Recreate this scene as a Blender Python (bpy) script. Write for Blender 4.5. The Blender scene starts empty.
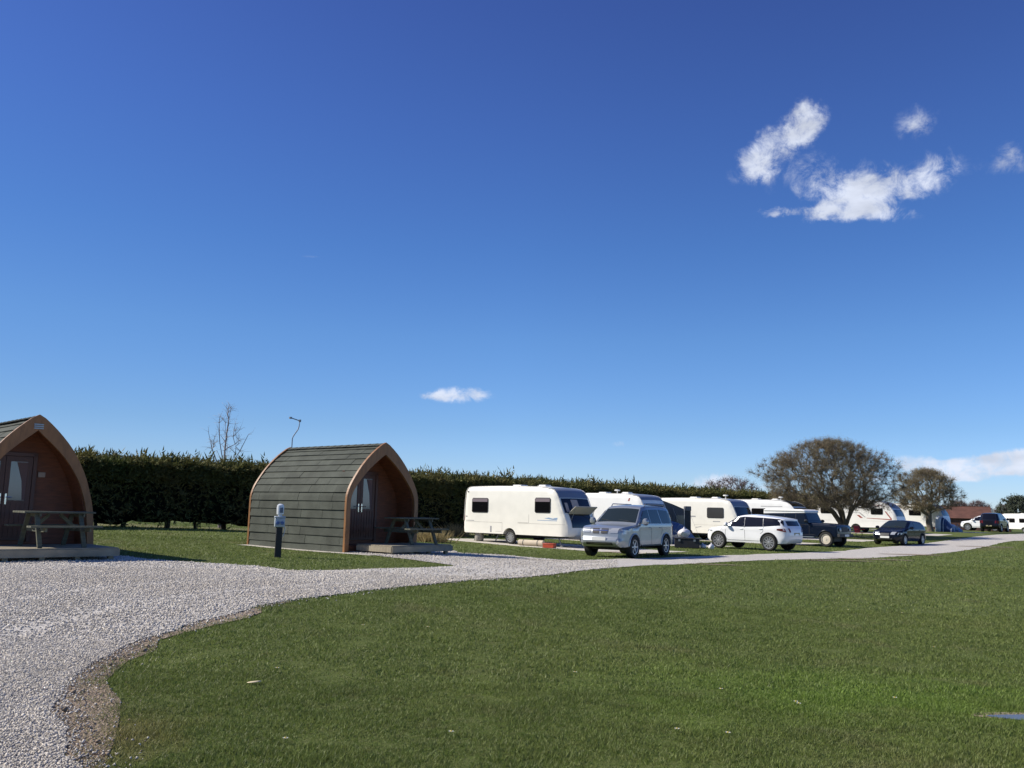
import bpy, bmesh, math, random
import numpy as np
from mathutils import Vector, Matrix, Euler, kdtree, noise
from mathutils.geometry import delaunay_2d_cdt
random.seed(7); rng = np.random.default_rng(7)
R = math.radians
scene = bpy.context.scene
C = scene.collection

# ------------------------------------------------------------------ camera
CAM = Vector((0, 0, 1.6)); F = 858.0
CM = (Matrix.Rotation(R(90 + 8.35), 3, 'X') @ Matrix.Rotation(R(1.3), 3, 'Z'))
cd = bpy.data.cameras.new('camera'); cam = bpy.data.objects.new('camera', cd); C.objects.link(cam)
cam.matrix_world = Matrix.Translation(CAM) @ CM.to_4x4()
cd.sensor_width = 36; cd.lens = F / 1024 * 36; cd.clip_start = 0.1; cd.clip_end = 6000
scene.camera = cam

def sm(a, b, x):
    t = min(1, max(0, (x - a) / (b - a))); return t * t * (3 - 2 * t)
def terrain(x, y):
    t = (x + y) * .7071; n = (y - x) * .7071
    z = .31 * sm(4, 14, n) * (1 - sm(14, 27, t)) + .20 * sm(23, 35, n) * (1 - sm(22, 40, t))
    z += .50 * sm(48, 82, t) * sm(4, 18, n)
    z += .012 * math.sin(x * .9 + 1.3 * math.sin(y * .31)) * math.sin(y * .7 + .5) + .02 * math.sin(x * .23 + y * .17)
    return z
def ray(px, py):
    return (CM @ Vector(((px - 512) / F, -(py - 384) / F, -1)))
def at(px, py, h=0.0):
    """ground point seen at that spot of the photograph (h above ground)"""
    d = ray(px, py); s = 1.0; last = 1.0
    while s < 600:
        p = CAM + d * s
        if p.z < terrain(p.x, p.y) + h:
            a, b = last, s
            for _ in range(25):
                m = (a + b) / 2; q = CAM + d * m
                if q.z < terrain(q.x, q.y) + h: b = m
                else: a = m
            q = CAM + d * b
            return Vector((q.x, q.y, terrain(q.x, q.y)))
        last = s; s *= 1.01
    p = CAM + d * 300
    return Vector((p.x, p.y, terrain(p.x, p.y)))
def atd(px, depth):
    """ground point at a given forward distance in the column px (horizon row)"""
    y = 510 + (px - 512) * .0227
    d = ray(px, y); p = CAM + d * (depth / d.y)
    return Vector((p.x, p.y, terrain(p.x, p.y)))

# ------------------------------------------------------------------ materials
def nt(m):
    m.use_nodes = True; t = m.node_tree; return t, t.nodes, t.links
MATS = {}
def mat(name, col, rough=.6, metal=0, var=0, scale=5, bump=0, bscale=40, col2=None, spec=.5, coat=0, stretch=None, coord='Object', island=0, detail=4, trans=0):
    if name in MATS: return MATS[name]
    m = bpy.data.materials.new(name); t, N, L = nt(m); b = N['Principled BSDF']
    b.inputs['Base Color'].default_value = (*col, 1); b.inputs['Roughness'].default_value = rough
    b.inputs['Metallic'].default_value = metal; b.inputs['Specular IOR Level'].default_value = spec
    b.inputs['Coat Weight'].default_value = coat; b.inputs['Coat Roughness'].default_value = .05
    tc = N.new('ShaderNodeTexCoord'); mp = N.new('ShaderNodeMapping'); L.new(tc.outputs[coord], mp.inputs[0])
    if stretch: mp.inputs['Scale'].default_value = stretch
    if var or col2:
        n = N.new('ShaderNodeTexNoise'); n.inputs['Scale'].default_value = scale; n.inputs['Detail'].default_value = detail
        L.new(mp.outputs[0], n.inputs['Vector'])
        r = N.new('ShaderNodeMapRange'); r.inputs[1].default_value = .3; r.inputs[2].default_value = .7
        L.new(n.outputs['Fac'], r.inputs[0])
        mx = N.new('ShaderNodeMix'); mx.data_type = 'RGBA'
        c2 = col2 if col2 else tuple(c * (1 - var) for c in col)
        c1 = col if col2 else tuple(min(1, c * (1 + var)) for c in col)
        mx.inputs[6].default_value = (*c1, 1); mx.inputs[7].default_value = (*c2, 1)
        L.new(r.outputs[0], mx.inputs[0]); out = mx.outputs[2]
        if island:
            g = N.new('ShaderNodeNewGeometry'); h = N.new('ShaderNodeHueSaturation')
            r2 = N.new('ShaderNodeMapRange'); r2.inputs[3].default_value = 1 - island; r2.inputs[4].default_value = 1 + island
            L.new(g.outputs['Random Per Island'], r2.inputs[0]); L.new(r2.outputs[0], h.inputs['Value'])
            L.new(out, h.inputs['Color']); out = h.outputs[0]
        L.new(out, b.inputs['Base Color'])
    if bump:
        n = N.new('ShaderNodeTexNoise'); n.inputs['Scale'].default_value = bscale; n.inputs['Detail'].default_value = 5
        L.new(mp.outputs[0], n.inputs['Vector'])
        bp = N.new('ShaderNodeBump'); bp.inputs['Strength'].default_value = bump; bp.inputs['Distance'].default_value = .02
        L.new(n.outputs['Fac'], bp.inputs['Height']); L.new(bp.outputs[0], b.inputs['Normal'])
    if trans:
        tr = N.new('ShaderNodeBsdfTranslucent'); ms = N.new('ShaderNodeMixShader'); ms.inputs[0].default_value = trans
        tr.inputs[0].default_value = (*[min(1, c * 1.3) for c in col], 1)
        if var or col2: L.new(out, tr.inputs[0])
        L.new(b.outputs[0], ms.inputs[1]); L.new(tr.outputs[0], ms.inputs[2]); L.new(ms.outputs[0], N['Material Output'].inputs[0])
    MATS[name] = m; return m

def M_(n):  # table of plain materials
    T = dict(
     white_gelcoat=((.84, .82, .74), .35, 0), cool_white=((.84, .84, .82), .3, 0), grey_front=((.19, .21, .26), .3, 0), sky_reflection_front=((.035, .085, .24), .3, 0),
     window_glass=((.006, .006, .007), .06, 0), clear_dark=((.018, .026, .026), .04, 0), window_trim=((.03, .03, .03), .5, 0),
     rubber=((.018, .018, .018), .85, 0), alloy=((.55, .56, .58), .35, .8), dark_plastic=((.025, .025, .028), .6, 0),
     steel=((.35, .36, .37), .45, .8), silver_paint=((.34, .37, .39), .30, .45), white_paint=((.78, .79, .80), .25, 0),
     navy_paint=((.006, .008, .016), .22, .1), black_paint=((.012, .014, .022), .18, .3), blue_paint=((.004, .008, .020), .22, .0),
     lamp_clear=((.42, .44, .46), .15, .3), lamp_red=((.13, .010, .012), .2, 0), plate_white=((.75, .75, .72), .5, 0), plate_yellow=((.7, .5, .05), .5, 0),
     chrome=((.75, .76, .78), .12, 1), decal_blue=((.25, .36, .52), .5, 0), decal_red=((.3, .06, .05), .5, 0), decal_grey=((.33, .33, .34), .5, 0),
     curtain=((.50, .40, .34), .9, 0), cream_rim=((.62, .56, .46), .5, 0), tan_inside=((.36, .34, .27), .7, 0))
    c, r, me = T[n]
    coat = .6 if 'paint' in n else 0
    if n in ('blue_paint', 'navy_paint', 'black_paint'): return mat(n, c, r, me, coat=.3, spec=.2)
    return mat(n, c, r, me, coat=coat, var=.04 if not 'glass' in n else 0, scale=2)

# ------------------------------------------------------------------ mesh builder
class MB:
    def __init__(s): s.v = []; s.f = []; s.mi = []; s.cur = 0
    def add(s, vs, fs):
        o = len(s.v); s.v += [tuple(v) for v in vs]; s.f += [tuple(i + o for i in f) for f in fs]; s.mi += [s.cur] * len(fs); return s
    def box(s, c, d, rot=None):
        vs = []
        for x in (-.5, .5):
            for y in (-.5, .5):
                for z in (-.5, .5):
                    p = Vector((x * d[0], y * d[1], z * d[2]))
                    if rot is not None: p = rot @ p
                    vs.append(p + Vector(c))
        return s.add(vs, [(0, 1, 3, 2), (4, 6, 7, 5), (0, 4, 5, 1), (2, 3, 7, 6), (0, 2, 6, 4), (1, 5, 7, 3)])
    def bar(s, a, b, w, h, up=(0, 0, 1)):
        a = Vector(a); b = Vector(b); d = (b - a); l = d.length; d.normalize(); u = Vector(up)
        sx = d.cross(u).normalized(); u = sx.cross(d).normalized()
        rot = Matrix((d, sx, u)).transposed()
        return s.box((a + b) / 2, (l, w, h), rot)
    def tube(s, pts, rs, seg=8, cap=True):
        pts = [Vector(p) for p in pts]
        if not hasattr(rs, '__len__'): rs = [rs] * len(pts)
        vs = []; fs = []; ref = None
        for i, p in enumerate(pts):
            d = (pts[min(i + 1, len(pts) - 1)] - pts[max(i - 1, 0)]).normalized()
            if ref is None: ref = Vector((0, 0, 1)) if abs(d.z) < .9 else Vector((1, 0, 0))
            a = d.cross(ref).normalized(); bb = a.cross(d).normalized(); ref = bb
            for k in range(seg):
                t = 2 * math.pi * k / seg; vs.append(p + (a * math.cos(t) + bb * math.sin(t)) * rs[i])
        for i in range(len(pts) - 1):
            for k in range(seg):
                k2 = (k + 1) % seg; fs.append((i * seg + k, (i + 1) * seg + k, (i + 1) * seg + k2, i * seg + k2))
        if cap: fs.append(tuple(range(seg))); fs.append(tuple(reversed(range((len(pts) - 1) * seg, len(pts) * seg))))
        return s.add(vs, fs)
    def lathe(s, prof, c=(0, 0, 0), axis='Z', seg=24):
        vs = []; fs = []
        for r, h in prof:
            for k in range(seg):
                t = 2 * math.pi * k / seg; a = (r * math.cos(t), r * math.sin(t))
                p = {'Z': (a[0], a[1], h), 'Y': (a[0], h, a[1]), 'X': (h, a[0], a[1])}[axis]
                vs.append(Vector(p) + Vector(c))
        for i in range(len(prof) - 1):
            for k in range(seg):
                k2 = (k + 1) % seg; fs.append((i * seg + k, i * seg + k2, (i + 1) * seg + k2, (i + 1) * seg + k))
        return s.add(vs, fs)
    def prism(s, poly, y0, y1, plane='XZ'):
        n = len(poly); vs = []
        for y in (y0, y1):
            for a, b in poly: vs.append({'XZ': (a, y, b), 'XY': (a, b, y), 'YZ': (y, a, b)}[plane])
        fs = [tuple(range(n)), tuple(reversed(range(n, 2 * n)))] + [(i, (i + 1) % n, n + (i + 1) % n, n + i) for i in range(n)]
        return s.add(vs, fs)
    def build(s, name, mats, parent=None, smooth=35, bevel=0):
        me = bpy.data.meshes.new(name); me.from_pydata(s.v, [], s.f)
        bm = bmesh.new(); bm.from_mesh(me); bmesh.ops.recalc_face_normals(bm, faces=bm.faces); bm.to_mesh(me); bm.free()
        if not isinstance(mats, (list, tuple)): mats = [mats]
        for m in mats: me.materials.append(m if not isinstance(m, str) else M_(m))
        if len(mats) > 1: me.polygons.foreach_set('material_index', s.mi)
        if smooth:
            me.polygons.foreach_set('use_smooth', [True] * len(me.polygons)); me.set_sharp_from_angle(angle=R(smooth))
        o = bpy.data.objects.new(name, me); C.objects.link(o)
        if parent: o.parent = parent
        if bevel:
            b = o.modifiers.new('bevel', 'BEVEL'); b.width = bevel; b.segments = 2; b.limit_method = 'ANGLE'
        return o
def tag(o, label=None, cat=None, group=None, kind=None):
    if label: o['label'] = label
    if cat: o['category'] = cat
    if group: o['group'] = group
    if kind: o['kind'] = kind
    return o
def root(name, loc, rz, label, cat, group=None):
    o = bpy.data.objects.new(name, None); C.objects.link(o); o.empty_display_size = .2
    o.location = loc; o.rotation_euler = (0, 0, rz); tag(o, label, cat, group); return o
def copy_tree(o, parent=None):
    c = o.copy(); C.objects.link(c); c.parent = parent
    for ch in list(o.children):
        copy_tree(ch, c)
    return c
def npmesh(name, V, Fc, m, parent=None, smooth=False):
    """V (n,3), Fc (m,k) numpy"""
    me = bpy.data.meshes.new(name); k = Fc.shape[1]
    me.vertices.add(len(V)); me.vertices.foreach_set('co', V.astype(np.float32).ravel())
    me.loops.add(Fc.size); me.loops.foreach_set('vertex_index', Fc.astype(np.int32).ravel())
    me.polygons.add(len(Fc)); me.polygons.foreach_set('loop_start', np.arange(len(Fc), dtype=np.int32) * k)
    if smooth: me.polygons.foreach_set('use_smooth', np.ones(len(Fc), dtype=bool))
    me.update(calc_edges=True)
    for mm in (m if isinstance(m, (list, tuple)) else [m]): me.materials.append(mm)
    o = bpy.data.objects.new(name, me); C.objects.link(o)
    if parent: o.parent = parent
    return o

def cdt_fill(poly, step, mind=None, jitter=0):
    """fill polygon with triangles on an inner grid"""
    if mind is None: mind = step * .45
    P = np.array(poly); x0, y0 = P.min(0); x1, y1 = P.max(0)
    gx = np.arange(x0 + step / 2, x1, step); gy = np.arange(y0 + step / 2, y1, step)
    pts = []
    if len(gx) and len(gy):
        X, Y = np.meshgrid(gx, gy); Q = np.stack([X.ravel(), Y.ravel()], 1)
        ins = inside(Q, P)
        Q = Q[ins]; d = segdist(Q, P); Q = Q[d > mind]; pts = [tuple(q) for q in Q]
    n = len(poly)
    vs = [Vector(p) for p in poly] + [Vector(p) for p in pts]
    r = delaunay_2d_cdt(vs, [(i, (i + 1) % n) for i in range(n)], [], 0, 1e-7, False)
    V = np.array([tuple(v) for v in r[0]]); T = np.array([tuple(f) for f in r[2]]); cen = V[T].mean(1)
    T = T[inside(cen, P)]
    return [tuple(v) for v in V], [tuple(int(i) for i in f) for f in T]
def inside(Q, P):
    x, y = Q[:, 0], Q[:, 1]; c = np.zeros(len(Q), bool); n = len(P)
    for i in range(n):
        x1, y1 = P[i]; x2, y2 = P[(i + 1) % n]
        if y1 == y2: continue
        k = ((y1 > y) != (y2 > y)) & (x < (x2 - x1) * (y - y1) / (y2 - y1) + x1)
        c ^= k
    return c
def segdist(Q, P, closed=True):
    d = np.full(len(Q), 1e9); n = len(P)
    for i in range(n if closed else n - 1):
        a = P[i]; b = P[(i + 1) % n]; ab = b - a; l = (ab @ ab) or 1e-9
        t = np.clip(((Q - a) @ ab) / l, 0, 1); q = a + t[:, None] * ab
        d = np.minimum(d, np.hypot(*(Q - q).T))
    return d
def dens(poly, step):
    out = []; n = len(poly)
    for i in range(n):
        a = Vector(poly[i]); b = Vector(poly[(i + 1) % n]); k = max(1, int((b - a).length / step))
        for j in range(k): out.append(tuple(a.lerp(b, j / k)))
    return out
def spline(pts, k=6, closed=False):
    """Catmull-Rom through points"""
    P = [Vector(p) for p in pts]; n = len(P); out = []
    for i in range(n - 1):
        p0 = P[max(i - 1, 0)]; p1 = P[i]; p2 = P[i + 1]; p3 = P[min(i + 2, n - 1)]
        for j in range(k):
            t = j / k
            out.append(tuple(.5 * ((2 * p1) + (p2 - p0) * t + (2 * p0 - 5 * p1 + 4 * p2 - p3) * t * t + (3 * p1 - p0 - 3 * p2 + p3) * t ** 3)))
    out.append(tuple(P[-1])); return out

# ------------------------------------------------------------------ shaped hull for vehicles and caravans
class Hull:
    """closed body from a side profile: top = polyline rear-bottom -> over the roof -> front-bottom, bottom with arches"""
    def __init__(s, top, arches, zb, half, r=.06, crown=.03, step=.08):
        s.top = spline([(x, z) for x, z in top], 4); s.half = half; s.r = r; s.crown = crown; s.step = step
        bot = []                                   # from front to rear along the underside
        fx = s.top[-1][0]; rx = s.top[0][0]
        for cx, cz, ar in sorted(arches, reverse=True):
            w = math.sqrt(max(ar * ar - (zb - cz) ** 2, .0001)); a0 = math.atan2(zb - cz, w)
            for k in range(15):
                a = a0 + (math.pi - 2 * a0) * k / 14
                bot.append((cx + ar * math.cos(a), cz + ar * math.sin(a)))
        s.bot = bot; s.loop = s.top + bot
        s.T = np.array(s.top); s.A_ = s.T[:-1]; s.AB = s.T[1:] - s.T[:-1]; s.LL = np.maximum((s.AB ** 2).sum(1), 1e-9)
    def Y(s, x, z):
        h = s.half(x, z); q_ = np.array([x, z]) - s.A_; t_ = np.clip((q_ * s.AB).sum(1) / s.LL, 0, 1); e_ = q_ - t_[:, None] * s.AB
        d = math.sqrt(float((e_ * e_).sum(1).min()))
        q = max(0, 1 - d / s.r); return h - s.r * (1 - math.sqrt(max(0, 1 - q * q)))
    def body(s, mb):
        loop = dens(s.loop, .12); vs, fs = cdt_fill(loop, s.step)
        for sg in (1, -1):
            mb.add([(x, sg * s.Y(x, z), z) for x, z in vs], fs)
        NY = 8; n = len(loop); vv = []
        for x, z in loop:
            h = s.Y(x, z)
            for j in range(NY + 1):
                u = -1 + 2 * j / NY
                up = s.crown * (1 - u * u) if z > 1.0 else 0
                fr = s.crown * 1.5 * (1 - u * u) if (z > .5) else 0
                sgn = 1 if x > 0 else -1
                ex = abs(x) / max(abs(s.top[-1][0]), .1)
                vv.append((x + sgn * fr * (sm(.6, .95, ex)), u * h, z + up * (1 - sm(.75, 1, ex))))
        ff = [(i * (NY + 1) + j, ((i + 1) % n) * (NY + 1) + j, ((i + 1) % n) * (NY + 1) + j + 1, i * (NY + 1) + j + 1) for i in range(n) for j in range(NY)]
        mb.add(vv, ff); return mb
    def side(s, mb, poly, sides=(1, -1), off=.006, th=.0):
        poly = dens(poly, .15); vs, fs = cdt_fill(poly, .12)
        for sg in sides:
            n = len(vs)
            mb.add([(x, sg * (s.Y(x, z) + off), z) for x, z in vs], fs)
            m = len(poly)                                   # rim back into the body
            mb.add([(x, sg * (s.Y(x, z) + off), z) for x, z in poly] + [(x, sg * (s.Y(x, z) - .02), z) for x, z in poly],
                   [(i, (i + 1) % m, m + (i + 1) % m, m + i) for i in range(m)])
        return mb
    def strip(s, mb, a, b, u0=-.9, u1=.9, off=.008, ny=8):
        """panel on the wrapped surface between profile parameters a..b (0..1 along top)"""
        n = len(s.top) - 1; ks = [a + (b - a) * i / 6 for i in range(7)]; vv = []
        for k in ks:
            f = k * n; i = min(int(f), n - 1); t = f - i
            p = Vector(s.top[i]).lerp(Vector(s.top[i + 1]), t); d = (Vector(s.top[i + 1]) - Vector(s.top[i])).normalized()
            nx, nz = -d.y, d.x
            x, z = p; h = s.Y(x, z)
            for j in range(ny + 1):
                u = u0 + (u1 - u0) * j / ny
                up = s.crown * (1 - u * u) if z > 1.0 else 0
                fr = s.crown * 1.5 * (1 - u * u) if (z > .5) else 0
                sgn = 1 if x > 0 else -1; ex = abs(x) / max(abs(s.top[-1][0]), .1)
                vv.append((x + nx * off + sgn * fr * (sm(.6, .95, ex)), u * h, z + nz * off + up * (1 - sm(.75, 1, ex))))
        mb.add(vv, [(i * (ny + 1) + j, (i + 1) * (ny + 1) + j, (i + 1) * (ny + 1) + j + 1, i * (ny + 1) + j + 1) for i in range(6) for j in range(ny)])
        return mb
    def par(s, x=None, z=None, front=True):
        """parameter on the top line nearest to (x,z)"""
        best = None; n = len(s.top) - 1
        for i in range(n):
            a = Vector(s.top[i]); b = Vector(s.top[i + 1]); ab = b - a; q = Vector((x, z))
            t = min(1, max(0, (q - a).dot(ab) / max(ab.length_squared, 1e-9))); d = (a + ab * t - q).length
            if best is None or d < best[0]: best = (d, (i + t) / n)
        return best[1]
def polyline_side(h, mb, pts, w=.012, sides=(1, -1), off=.004):
    """thin line drawn on the body side (panel gap, trim)"""
    for i in range(len(pts) - 1):
        a = Vector(pts[i]); b = Vector(pts[i + 1]); d = (b - a).normalized(); nn = Vector((-d.y, d.x)) * w / 2
        k = max(1, int((b - a).length / .15)); 
        for sg in sides:
            vs = []
            for j in range(k + 1):
                p = a.lerp(b, j / k)
                for q in (p + nn, p - nn): vs.append((q.x, sg * (h.Y(q.x, q.y) + off), q.y))
            mb.add(vs, [(2 * j, 2 * j + 1, 2 * j + 3, 2 * j + 2) for j in range(k)])
def make_wheel(parent, x, y, r, w=.22, style='multi', rim='alloy', rr=.66, name='wheel'):
    sg = 1 if y > 0 else -1
    wh = MB(); ri = r * rr
    wh.lathe([(ri, -w / 2), (r * .93, -w / 2), (r, -w / 2 + .03), (r, w / 2 - .03), (r * .93, w / 2), (ri, w / 2), (ri * .96, w / 2 - .04), (ri * .96, -w / 2 + .04), (ri, -w / 2)], (x, y, r), 'Y', 28)
    t = wh.build(name, 'rubber', parent)
    m = MB(); yo = sg * (w / 2 - .03)
    m.lathe([(ri * .97, yo + sg * .022), (ri * .9, yo + sg * .02), (ri * .86, yo - sg * .02)], (x, y, r), 'Y', 28)
    m.lathe([(0.001, yo + sg * .02), (ri * .2, yo + sg * .015), (ri * .22, yo - sg * .02)], (x, y, r), 'Y', 12)
    n = {'multi': 10, 'five': 5, 'steel': 0, 'six': 6, 'cap': 12}[style]
    for k in range(n):
        a = 2 * math.pi * k / n
        for da in ((-.12, .12) if style == 'multi' else (0,)):
            p0 = (x + ri * .15 * math.cos(a), y + yo, r + ri * .15 * math.sin(a)); p1 = (x + ri * .9 * math.cos(a + da), y + yo, r + ri * .9 * math.sin(a + da))
            m.bar(p0, p1, ri * (.08 if style == 'multi' else (.17 if style != 'cap' else .2)), .02, up=(0, 1, 0))
    if style == 'steel':
        m.lathe([(ri * .22, yo - sg * .01), (ri * .5, yo), (ri * .86, yo - sg * .03)], (x, y, r), 'Y', 20)
    m.build('rim', rim, t)
    b = MB(); b.lathe([(0.001, yo - sg * .035), (ri * .95, yo - sg * .035)], (x, y, r), 'Y', 20); b.build('brake_disc', 'dark_plastic', t)
    return t
# ------------------------------------------------------------------ vehicles (x forward, y left)
def car(name, loc, head, label, cat, spec, group=None):
    rz = math.atan2(head[1], head[0]); t = root(name, loc, rz, label, cat, group)
    W = spec['W'] / 2; belt = spec['belt']; H = spec['H']; Lh = spec['L'] / 2
    tum = spec['tumble']
    def half(x, z):
        h = W - .03
        if z > belt: h -= (z - belt) * tum
        elif z > belt - .12: h += 0.02 * (1 - abs((z - belt + .06) / .06)) if not spec.get('boxy') else 0
        if z < .45: h -= (.45 - z) * .25
        e = max(0, (abs(x) / Lh - .72) / .28); h -= spec.get('taper', .16) * e ** 2.2
        return h
    hl = Hull(spec['top'], [(spec['wf'], spec['r'], spec['r'] + .07), (spec['wr'], spec['r'], spec['r'] + .07)], spec['zb'], half, r=spec.get('round', .07), crown=.035, step=.1)
    mb = MB(); hl.body(mb); body = mb.build('body', spec['paint'], t, smooth=40)
    P = hl.par
    # dark inside of the arches and underside
    m = MB(); m.box((0, 0, spec['zb'] + .12), (spec['wf'] - spec['wr'] - .9, 2 * W - .3, .2))
    for wx in (spec['wf'], spec['wr']): m.box((wx, 0, spec['r'] + .05), (.5, 2 * W - .55, .34))
    m.build('underbody', 'dark_plastic', t)
    for wp in spec['side_windows']:
        m = MB(); hl.side(m, wp['poly'], sides=(1,)); m.build('window', 'window_glass', t, smooth=30)
        m = MB(); hl.side(m, wp['poly'], sides=(-1,)); m.build('window', 'window_glass', t, smooth=30)
    a, b = spec['windscreen']; m = MB(); hl.strip(m, P(*a), P(*b), -.95, .95); ws = m.build('windscreen', 'clear_dark', t)
    for s_ in (-1, 1):
        m = MB(); m.bar((b[0] - .02, .35 * s_ + .2, b[1] + .045), (b[0] - .10, .35 * s_ - .28, b[1] + .11), .02, .012); m.build('wiper', 'dark_plastic', ws)
    a, b = spec['rear_window']; m = MB(); hl.strip(m, P(*a), P(*b), -.82, .82); m.build('rear_window', 'window_glass', t)
    for wx in (spec['wf'], spec['wr']):
        for sg in (1, -1): make_wheel(t, wx, sg * (W - .13), spec['r'], .23, spec['rims'], spec.get('rimmat', 'alloy'), spec.get('rr', .68))
    # arches trim
    for wx in (spec['wf'], spec['wr']):
        ar = spec['r'] + .07
        for sg in (1, -1):
            m = MB()
            pts = [(wx + ar * math.cos(k), spec['r'] + ar * math.sin(k)) for k in [math.pi * (.02 + .96 * i / 12) for i in range(13)]]
            pts = [p for p in pts if p[1] > spec['zb'] - .02]
            m.tube([(x, sg * (hl.Y(x, z) - .0), z) for x, z in pts], .03 if spec.get('flare') else .018, 6)
            m.build('arch_trim', spec.get('archmat', 'dark_plastic'), t)
    # panel gaps and handles
    m = MB()
    for g in spec['gaps']: polyline_side(hl, m, g, .014)
    m.build('door_seam', 'dark_plastic', t, smooth=0)
    for hx, hz in spec['handles']:
        for sg in (1, -1):
            m = MB(); y = sg * (hl.Y(hx, hz) + .02); m.tube([(hx - .09, y - sg * .02, hz), (hx - .07, y, hz), (hx + .07, y, hz), (hx + .09, y - sg * .02, hz)], .014, 6)
            m.build('door_handle', spec.get('handlemat', spec['paint']), t)
    for sg in (1, -1):
        mx, mz = spec['mirror']; m = MB(); y = hl.Y(mx, mz)
        m.lathe([(0.001, -.10), (.07, -.09), (.105, -.02), (.11, .06), (.09, .07), (.001, .07)], (0, 0, 0), 'X', 14)
        m.v = [(mx - v[0] * .8, sg * (y + .16) + v[1] * 1.1, mz + .06 + v[2] * (1.2 if spec.get('tallmirror') else .85)) for v in m.v]
        m.bar((mx, sg * (y - .03), mz), (mx, sg * (y + .12), mz + .02), .05, .04)
        m.build('wing_mirror', spec.get('mirrormat', spec['paint']), t)
    # front
    f = Lh; hz = spec['lampz']; lw = spec.get('lampw', .34)
    p0, p1 = P(*spec['lamp'][0]), P(*spec['lamp'][1])
    for sg in (1, -1):
        m = MB()
        if spec.get('roundlamp'):
            m.lathe([(.001, .05), (.06, .045), (.095, .02), (.1, 0)], (f - .05, sg * (W - .3), hz), 'X', 16)
        else:
            u = (.56, .97) if sg > 0 else (-.97, -.56); hl.strip(m, p0, p1, *u, off=.012, ny=4)
            hl.side(m, spec['lampside'], sides=(sg,), off=.01)
        m.build('headlight', 'lamp_clear', t)
        m = MB(); hl.side(m, spec['tailside'], sides=(sg,), off=.01)
        u = (.8, .99) if sg > 0 else (-.99, -.8); hl.strip(m, P(*spec['tail'][0]), P(*spec['tail'][1]), *u, off=.012, ny=3)
        m.build('tail_light', 'lamp_red', t)
    m = MB(); g0, g1 = P(*spec['grille'][0]), P(*spec['grille'][1])
    for u in spec.get('grilleu', [(-.42, .42)]): hl.strip(m, g0, g1, *u, off=.012, ny=4)
    gr = m.build('grille', 'dark_plastic', t)
    m = MB(); hl.strip(m, (g0 * .55 + g1 * .45), (g0 * .4 + g1 * .6), -.44, .44, off=.022, ny=4); m.build('trim', spec.get('grilletrim', 'chrome'), gr)
    m = MB(); hl.strip(m, P(*spec['bump'][0]), P(*spec['bump'][1]), -.8, .8, off=.01); m.build('lower_grille', 'dark_plastic', t)
    px, pz = spec['plate']; m = MB(); m.box((px, 0, pz), (.03, .52, .115)); m.build('number_plate', 'plate_white', t)
    px, pz = spec['rplate']; m = MB(); m.box((px, 0, pz), (.03, .52, .115)); m.build('number_plate', mat('plate_dull', (.30, .27, .16), .5), t)
    return t, hl

pajero = dict(L=4.8, W=1.87, H=1.85, belt=1.16, tumble=.30, r=.385, wf=1.42, wr=-1.36, zb=.40, paint='silver_paint', taper=.2, round=.09,
  top=[(-2.22, .42), (-2.33, .5), (-2.34, .75), (-2.30, 1.1), (-2.24, 1.2), (-2.1, 1.62), (-2.0, 1.76), (-1.75, 1.81), (-1.0, 1.835), (-.2, 1.83), (.28, 1.78), (.5, 1.66), (1.08, 1.2), (1.25, 1.14), (1.9, 1.08), (2.18, 1.02), (2.27, .92), (2.31, .72), (2.38, .62), (2.36, .48), (2.2, .38)],
  side_windows=[dict(poly=[(.98, 1.2), (.9, 1.25), (.42, 1.64), (.05, 1.70), (.02, 1.2)]), dict(poly=[(-.04, 1.2), (-.02, 1.70), (-.85, 1.71), (-.95, 1.2)]), dict(poly=[(-1.03, 1.2), (-.93, 1.71), (-1.75, 1.68), (-1.95, 1.5), (-2.05, 1.25), (-2.0, 1.2)])],
  windscreen=((.45, 1.69), (1.06, 1.22)), rear_window=((-2.22, 1.25), (-2.03, 1.7)), rims='six', flare=True, archmat='silver_paint',
  gaps=[[(1.0, 1.18), (1.0, .55), (.85, .44)], [(0, 1.18), (-.02, .44)], [(-.98, 1.18), (-1.0, .95), (-.88, .8)], [(.85, .44), (-.86, .44)], [(2.0, 1.0), (1.0, 1.14)]],
  handles=[(-0.0 + .14, 1.05), (-.82, 1.05)], mirror=(.86, 1.2), lampz=.9, lamp=((2.16, 1.02), (2.28, .86)), lampside=[(2.2, .99), (2.22, .83), (1.95, .84), (1.86, .95)],
  tail=((-2.33, .85), (-2.29, 1.1)), tailside=[(-2.28, .82), (-2.27, 1.1), (-2.14, 1.1), (-2.14, .82)], grille=((2.2, 1.0), (2.29, .84)), grilleu=[(-.42, -.06), (.06, .42)],
  bump=((2.37, .55), (2.34, .45)), plate=(2.42, .66), rplate=(-2.38, .6), tallmirror=True)
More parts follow.
